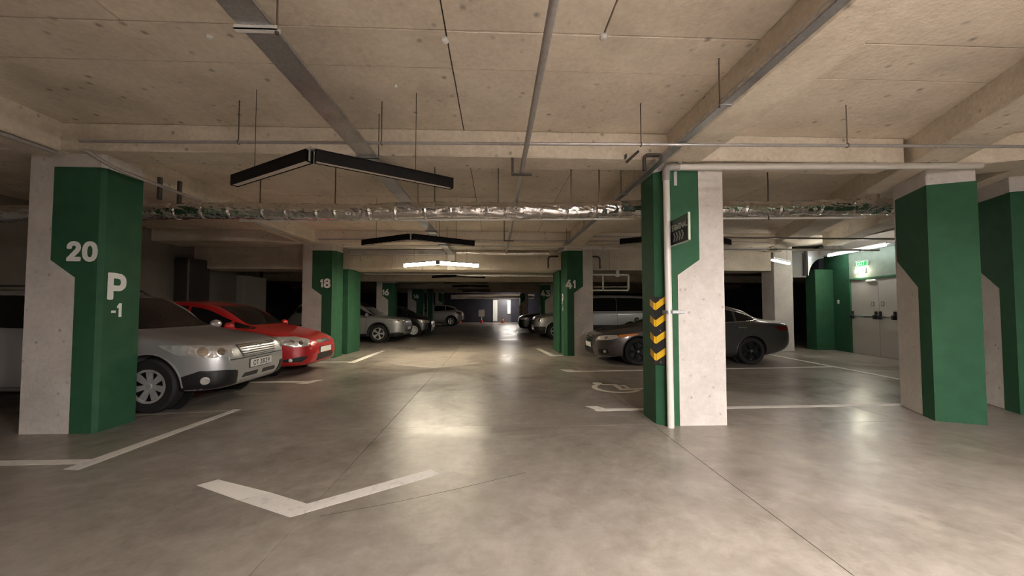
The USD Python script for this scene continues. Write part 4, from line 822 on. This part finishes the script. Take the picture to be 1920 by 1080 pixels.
# red hatchback
C = CarShape(4.22, 1.76, [(0, .52), (.03, .62), (.10, .70), (.30, .79), (.95, .96), (1.1, 1.0), (2.0, 1.42), (2.5, 1.49), (3.2, 1.48), (3.8, 1.36), (4.1, 1.0), (4.22, .8)],
    [(0, .50), (.03, .58), (.10, .65), (.30, .73), (.95, .88), (2, .95), (3.5, 1.02), (3.9, 1.03), (4.1, .95), (4.22, .75)],
    [(0, .30), (.05, .22), (.2, .18), (.5, .17), (3.7, .2), (4.1, .32), (4.22, .42)], nose=(.85, .48, 2.0), arches=((.88, .375), (3.48, .375)), tyre=.32)
H = C.L / 2
tr = [('headlight', 'lamp_lens', 45, [(.12, .46, .71), (.14, .52, .585), (.30, .72, .565), (.55, .83, .64), (.90, .87, .785), (.55, .80, .785), (.25, .66, .77)], True, 'clear headlamp', .006, [(.34, .74, .66, .05), (.22, .64, .655, .04)]),
      ('grille', 'black_plastic', 0, [(-.32, .675), (.32, .675), (.24, .615), (-.24, .615)], False, 'small black grille', .006),
      ('air_inlet', 'black_plastic', 0, [(-.34, .40), (.34, .40), (.38, .27), (-.38, .27)], False, 'black lower grille', .006),
      ('fog_recess', 'black_plastic', 45, [(.14, .52, .375), (.20, .62, .39), (.50, .80, .33), (.45, .78, .285), (.22, .62, .275)], True, 'dark fog lamp recess', .006),
      ('fog_light', 'lamp_lens', 45, circ(.36, .74, .32, .032), True, 'round fog light', .012)]
car('glossy red hatchback between the silver car and column 18', C, 'car_red', (-3.64 - H, 8.4), 0, 4, .205, ('twin', 5, .02, .025), dict(s0=1.05, s1=3.75, splits=(1.45, 2.3, 3.15), shield=(1.0, .62, 1.40, .52), rear_glass=(1.05, .6, 1.35, .5)),
    seams=([(1.45, .3), (1.40, .9)], [(2.3, .3), (2.32, .95)]), trims=tr, handles=((2.1, .82), (2.95, .86)), mirr=(1.38, .93), plate=(None, .475, .50, 0), emblem=(.66, .065, .045), lip=('car_red', .010))
# grey crossover
C = CarShape(4.46, 1.82, [(0, .60), (.03, .78), (.10, .90), (.6, 1.0), (1.08, 1.06), (1.9, 1.53), (2.4, 1.61), (3.2, 1.60), (3.9, 1.52), (4.3, 1.1), (4.46, .85)],
    [(0, .58), (.03, .72), (.10, .82), (.6, .92), (1.1, .98), (2, 1.02), (3.6, 1.09), (4.1, 1.1), (4.3, 1.0), (4.46, .8)],
    [(0, .42), (.06, .28), (.2, .22), (.5, .2), (3.7, .22), (4.2, .32), (4.46, .45)], nose=(.55, .62, 2.3), arches=((.95, .405), (3.59, .405)), tyre=.345)
H = C.L / 2
tr = [('headlight', 'lamp_lens', 45, [(.08, .55, .86), (.12, .60, .79), (.30, .82, .79), (.62, .90, .89), (.55, .88, .92), (.2, .72, .885)], True, 'clear headlamp', .006, [(.25, .78, .84, .035)]),
      ('grille', 'black_plastic', 0, [(-.5, .76), (.5, .76), (.58, .40), (-.58, .40)], False, 'black grille', .006),
      ('bumper_trim', 'black_plastic', 45, [(.08, .50, .33), (.3, .80, .40), (.50, .90, .36), (.50, .90, .22), (.08, .50, .24)], True, 'dark lower bumper', .006),
      ('sill', 'black_plastic', 90, [(1.4, 0, .34), (3.15, 0, .34), (3.15, 0, .22), (1.4, 0, .22)], True, 'dark sill', .006)]
car('matt grey crossover with twin-spoke alloys parked beyond column 18', C, 'car_grey', (-3.52 - H, 15.75), 0, 4, .225, ('twin', 5, .016, .022), dict(s0=1.15, s1=4.05, splits=(2.3, 3.3), shield=(1.06, .66, 1.50, .52), rear_glass=(1.1, .6, 1.45, .5)),
    seams=([(1.45, .35), (1.4, 1.0)], [(2.3, .35), (2.3, 1.05)]), trims=tr, handles=((2.05, .9), (3.0, .95)), mirr=(1.38, 1.0), plate=(None, .52, .50, 0), lip=('black_plastic', .03))
# black hatchback
C = CarShape(3.80, 1.70, [(0, .5), (.04, .68), (.15, .78), (.75, .98), (1.6, 1.40), (2.2, 1.5), (3.1, 1.46), (3.6, 1.2), (3.8, .8)],
    [(0, .48), (.04, .62), (.15, .70), (.75, .88), (1.6, .93), (3.2, 1.0), (3.6, .95), (3.8, .75)], [(0, .30), (.06, .2), (.4, .17), (3.4, .2), (3.8, .4)], nose=(.7, .55, 2.2), arches=((.78, .35), (3.24, .35)), tyre=.30)
H = C.L / 2
tr = [('headlight', 'lamp_lens', 45, [(.12, .52, .74), (.15, .58, .64), (.35, .74, .65), (.70, .83, .80), (.4, .72, .775)], True, 'clear headlamp', .006, [(.3, .70, .70, .04)]),
      ('air_inlet', 'black_plastic', 0, [(-.4, .42), (.4, .42), (.42, .26), (-.42, .26)], False, 'black lower grille', .006), ('chrome_strip', 'chrome', 0, [(-.35, .60), (.35, .60), (.33, .575), (-.33, .575)], False, 'chrome strip', .008)]
car('small black hatchback with pale ten-spoke wheel covers', C, 'car_black', (-2.99 - H, 18.62), 0, 4, .205, ('cap', 10, .016, .034), dict(s0=.85, s1=3.45, splits=(1.3, 2.05, 2.8), shield=(.98, .58, 1.36, .50), rear_glass=(1.05, .55, 1.36, .46)),
    trims=tr, mirr=(1.1, .92), handles=((1.9, .84),), plate=(None, .47, .50, 0), wmats=('plate', 'black_plastic'))
# pale crossover, tail to the aisle
C = CarShape(4.36, 1.80, [(0, .6), (.04, .78), (.15, .88), (.7, 1.0), (1.1, 1.04), (1.95, 1.48), (2.4, 1.55), (3.1, 1.52), (3.7, 1.36), (4.05, 1.12), (4.25, 1.02), (4.36, .75)],
    [(0, .58), (.04, .70), (.15, .80), (.7, .92), (2, 1.0), (3.3, 1.08), (3.8, 1.06), (4.15, 1.0), (4.3, .9), (4.36, .7)], [(0, .4), (.06, .26), (.4, .2), (3.8, .24), (4.2, .36), (4.36, .45)], nose=(.6, .6, 2.3), tail=(.6, .62, 2.2), arches=((.9, .40), (3.54, .40)), tyre=.34)
H = C.L / 2
tr = [('tail_lamp', 'tail_red', 135, [(4.30, .60, .98), (4.30, .60, .88), (3.95, .90, .90), (3.85, .90, .97)], True, 'red tail lamp', .008), ('bumper_trim', 'black_plastic', 180, [(-.6, .46), (.6, .46), (.6, .30), (-.6, .30)], False, 'dark rear bumper', .006), ('roof_panel', 'car_black', 90, [(3.2, 0, 1.44), (3.9, 0, 1.22), (3.9, 0, 1.16), (3.2, 0, 1.3)], True, 'black upper quarter', .006)]
car('pale two-tone crossover seen from its tail far down the left row', C, 'car_white', (-2.42 - H, 28.85), 180, 4, .225, ('twin', 5, .016, .022), dict(s0=1.2, s1=3.75, splits=(2.3, 3.1), shield=(1.06, .64, 1.42, .5), rear_glass=(1.10, .55, 1.32, .48), kick=.08), trims=tr, handles=((2.1, .9),), lip=('black_plastic', .03))
# dark grey sedan, nose to the aisle from the right
C = CarShape(4.73, 1.84, [(0, .50), (.03, .62), (.10, .70), (.5, .80), (1.35, .95), (2.2, 1.35), (2.65, 1.425), (3.05, 1.42), (3.5, 1.32), (4.02, 1.10), (4.3, 1.05), (4.60, 1.035), (4.68, .9), (4.73, .70)],
    [(0, .48), (.03, .57), (.10, .64), (.5, .74), (1.35, .87), (2.5, .93), (3.9, .99), (4.3, .985), (4.58, .95), (4.68, .82), (4.73, .62)],
    [(0, .28), (.06, .18), (.3, .15), (.6, .16), (3.9, .18), (4.4, .26), (4.66, .38), (4.73, .45)], nose=(.95, .46, 2.0), tail=(.62, .66, 2.2), arches=((.95, .36), (3.655, .36)), tyre=.322, tumble=.42)
H = C.L / 2
tr = [('headlight', 'lamp_lens', 45, [(.13, .50, .655), (.16, .56, .565), (.35, .72, .575), (.56, .81, .64), (.50, .78, .70), (.28, .66, .69)], True, 'clear headlamp', .006, [(.30, .69, .625, .04), (.42, .76, .64, .035)]),
      ('indicator', 'amber', 90, [(.50, 0, .70), (.52, 0, .645), (.72, 0, .665), (1.06, 0, .745), (.8, 0, .735)], True, 'amber side lamp', .006),
      ('grille', 'black_plastic', 0, [(-.37, .66), (.37, .66), (.27, .51), (-.27, .51)], False, 'black grille', .006),
      ('grille_slat', 'chrome', 0, [(-.36, .655), (.36, .655), (.35, .635), (-.35, .635)], False, 'chrome grille bar', .014), ('grille_slat', 'chrome', 0, [(-.33, .60), (.33, .60), (.32, .583), (-.32, .583)], False, 'chrome grille bar', .014), ('grille_slat', 'chrome', 0, [(-.30, .545), (.30, .545), (.27, .515), (-.27, .515)], False, 'chrome grille bar', .014),
      ('air_inlet', 'black_plastic', 0, [(-.40, .35), (.40, .35), (.44, .22), (-.44, .22)], False, 'black lower grille', .006),
      ('fog_recess', 'black_plastic', 45, [(.15, .54, .36), (.32, .70, .37), (.36, .72, .27), (.17, .55, .25)], True, 'dark fog lamp recess', .006), ('fog_light', 'lamp_lens', 45, circ(.27, .66, .31, .034), True, 'fog light', .012),
      ('lower_strip', 'chrome', 45, [(.12, .50, .205), (.45, .78, .215), (.45, .78, .195), (.12, .50, .185)], True, 'bright lower lip', .010),
      ('tail_lamp', 'tail_red', 135, [(4.60, .60, .93), (4.64, .66, .80), (4.35, .90, .80), (4.20, .91, .89)], True, 'dark red tail lamp', .006)]
car('dark grey sedan with black alloys behind the foreground column', C, 'car_dark', (2.36 + H, 9.72), 180, 4, .235, ('twin', 5, .015, .02), dict(s0=1.45, s1=3.92, splits=(2.42, 3.3), shield=(.95, .66, 1.32, .50), rear_glass=(1.08, .6, 1.32, .48), trim='chrome', rear=.16, kick=.05, handle='chrome'),
    seams=([(1.5, .25), (1.42, .88)], [(2.42, .22), (2.44, .92)], [(3.32, .5), (3.5, .98)], [(1.5, .22), (3.1, .22)]), trims=tr, handles=((2.2, .83), (3.42, .87)), mirr=(1.6, .93), plate=(None, .425, .50, 0), wmats=('alloy_black', 'black_plastic'), lip=('car_dark', .012))
# pale van
C = CarShape(5.10, 1.93, [(0, .6), (.03, .82), (.1, .94), (.5, 1.05), (.95, 1.14), (1.75, 1.72), (2.1, 1.84), (3, 1.90), (4.7, 1.87), (5.0, 1.75), (5.1, 1.0)],
    [(0, .58), (.03, .74), (.1, .85), (.5, .95), (.95, 1.03), (1.75, 1.14), (4.7, 1.16), (5.0, 1.1), (5.1, .8)], [(0, .42), (.06, .3), (.3, .22), (4.6, .26), (5.1, .4)], nose=(.6, .6, 2.3), arches=((.88, .41), (4.08, .41)), tyre=.345, tumble=.2)
H = C.L / 2
tr = [('headlight', 'lamp_lens', 45, [(.08, .58, .86), (.12, .62, .72), (.30, .82, .73), (.60, .95, .92), (.3, .84, .90)], True, 'clear headlamp', .006, [(.26, .80, .81, .05)]), ('grille', 'black_plastic', 0, [(-.45, .80), (.45, .80), (.4, .62), (-.4, .62)], False, 'black grille', .006),
      ('bumper_trim', 'black_plastic', 45, [(.08, .55, .50), (.3, .84, .54), (.47, .94, .52), (.47, .94, .24), (.08, .55, .28)], True, 'black bumper', .006), ('sill', 'black_plastic', 90, [(1.4, 0, .60), (3.6, 0, .60), (3.6, 0, .26), (1.4, 0, .26)], True, 'dark lower flank', .006)]
car('long pale silver van with dark windows behind the sedan', C, 'car_silver', (1.62 + H, 17.0), 180, 4, .215, ('twin', 5, .022, .03), dict(s0=1.0, s1=4.85, splits=(1.3, 2.3, 3.5), gap=.006, shield=(1.16, .7, 1.68, .62), rear_glass=(1.2, .65, 1.65, .6)),
    seams=([(1.35, .4), (1.3, 1.05)], [(2.3, .35), (2.3, 1.12)], [(3.5, .35), (3.5, 1.12)]), trims=tr, handles=((2.1, 1.0), (3.3, 1.0)), mirr=(1.3, 1.05), plate=(None, .52, .5, 0), lip=('car_white', .02))
C = CarShape(4.40, 1.80, [(0, .6), (.04, .78), (.15, .88), (.7, 1.0), (1.1, 1.04), (1.95, 1.5), (2.4, 1.58), (3.4, 1.55), (4.05, 1.3), (4.25, 1.02), (4.4, .75)], [(0, .58), (.04, .70), (.15, .80), (.7, .92), (2, 1.0), (3.6, 1.05), (4.15, 1.0), (4.4, .7)], [(0, .4), (.06, .26), (.4, .2), (3.8, .24), (4.4, .45)], arches=((.9, .40), (3.54, .40)), tyre=.34)
H = C.L / 2
tr = [('headlight', 'lamp_lens', 45, [(.10, .56, .80), (.12, .62, .70), (.30, .80, .70), (.55, .88, .80), (.3, .80, .82)], True, 'clear headlamp', .006)]
car('black crossover nosing out beyond the pale van in the right row', C, 'car_black', (1.2 + H, 20.9), 180, 4, .225, ('twin', 5, .02, .03), dict(s0=1.2, s1=4.0, splits=(2.3, 3.2), shield=(1.06, .64, 1.44, .5)), trims=tr, mirr=(1.38, 1.0), plate=(None, .5, .5, 0))
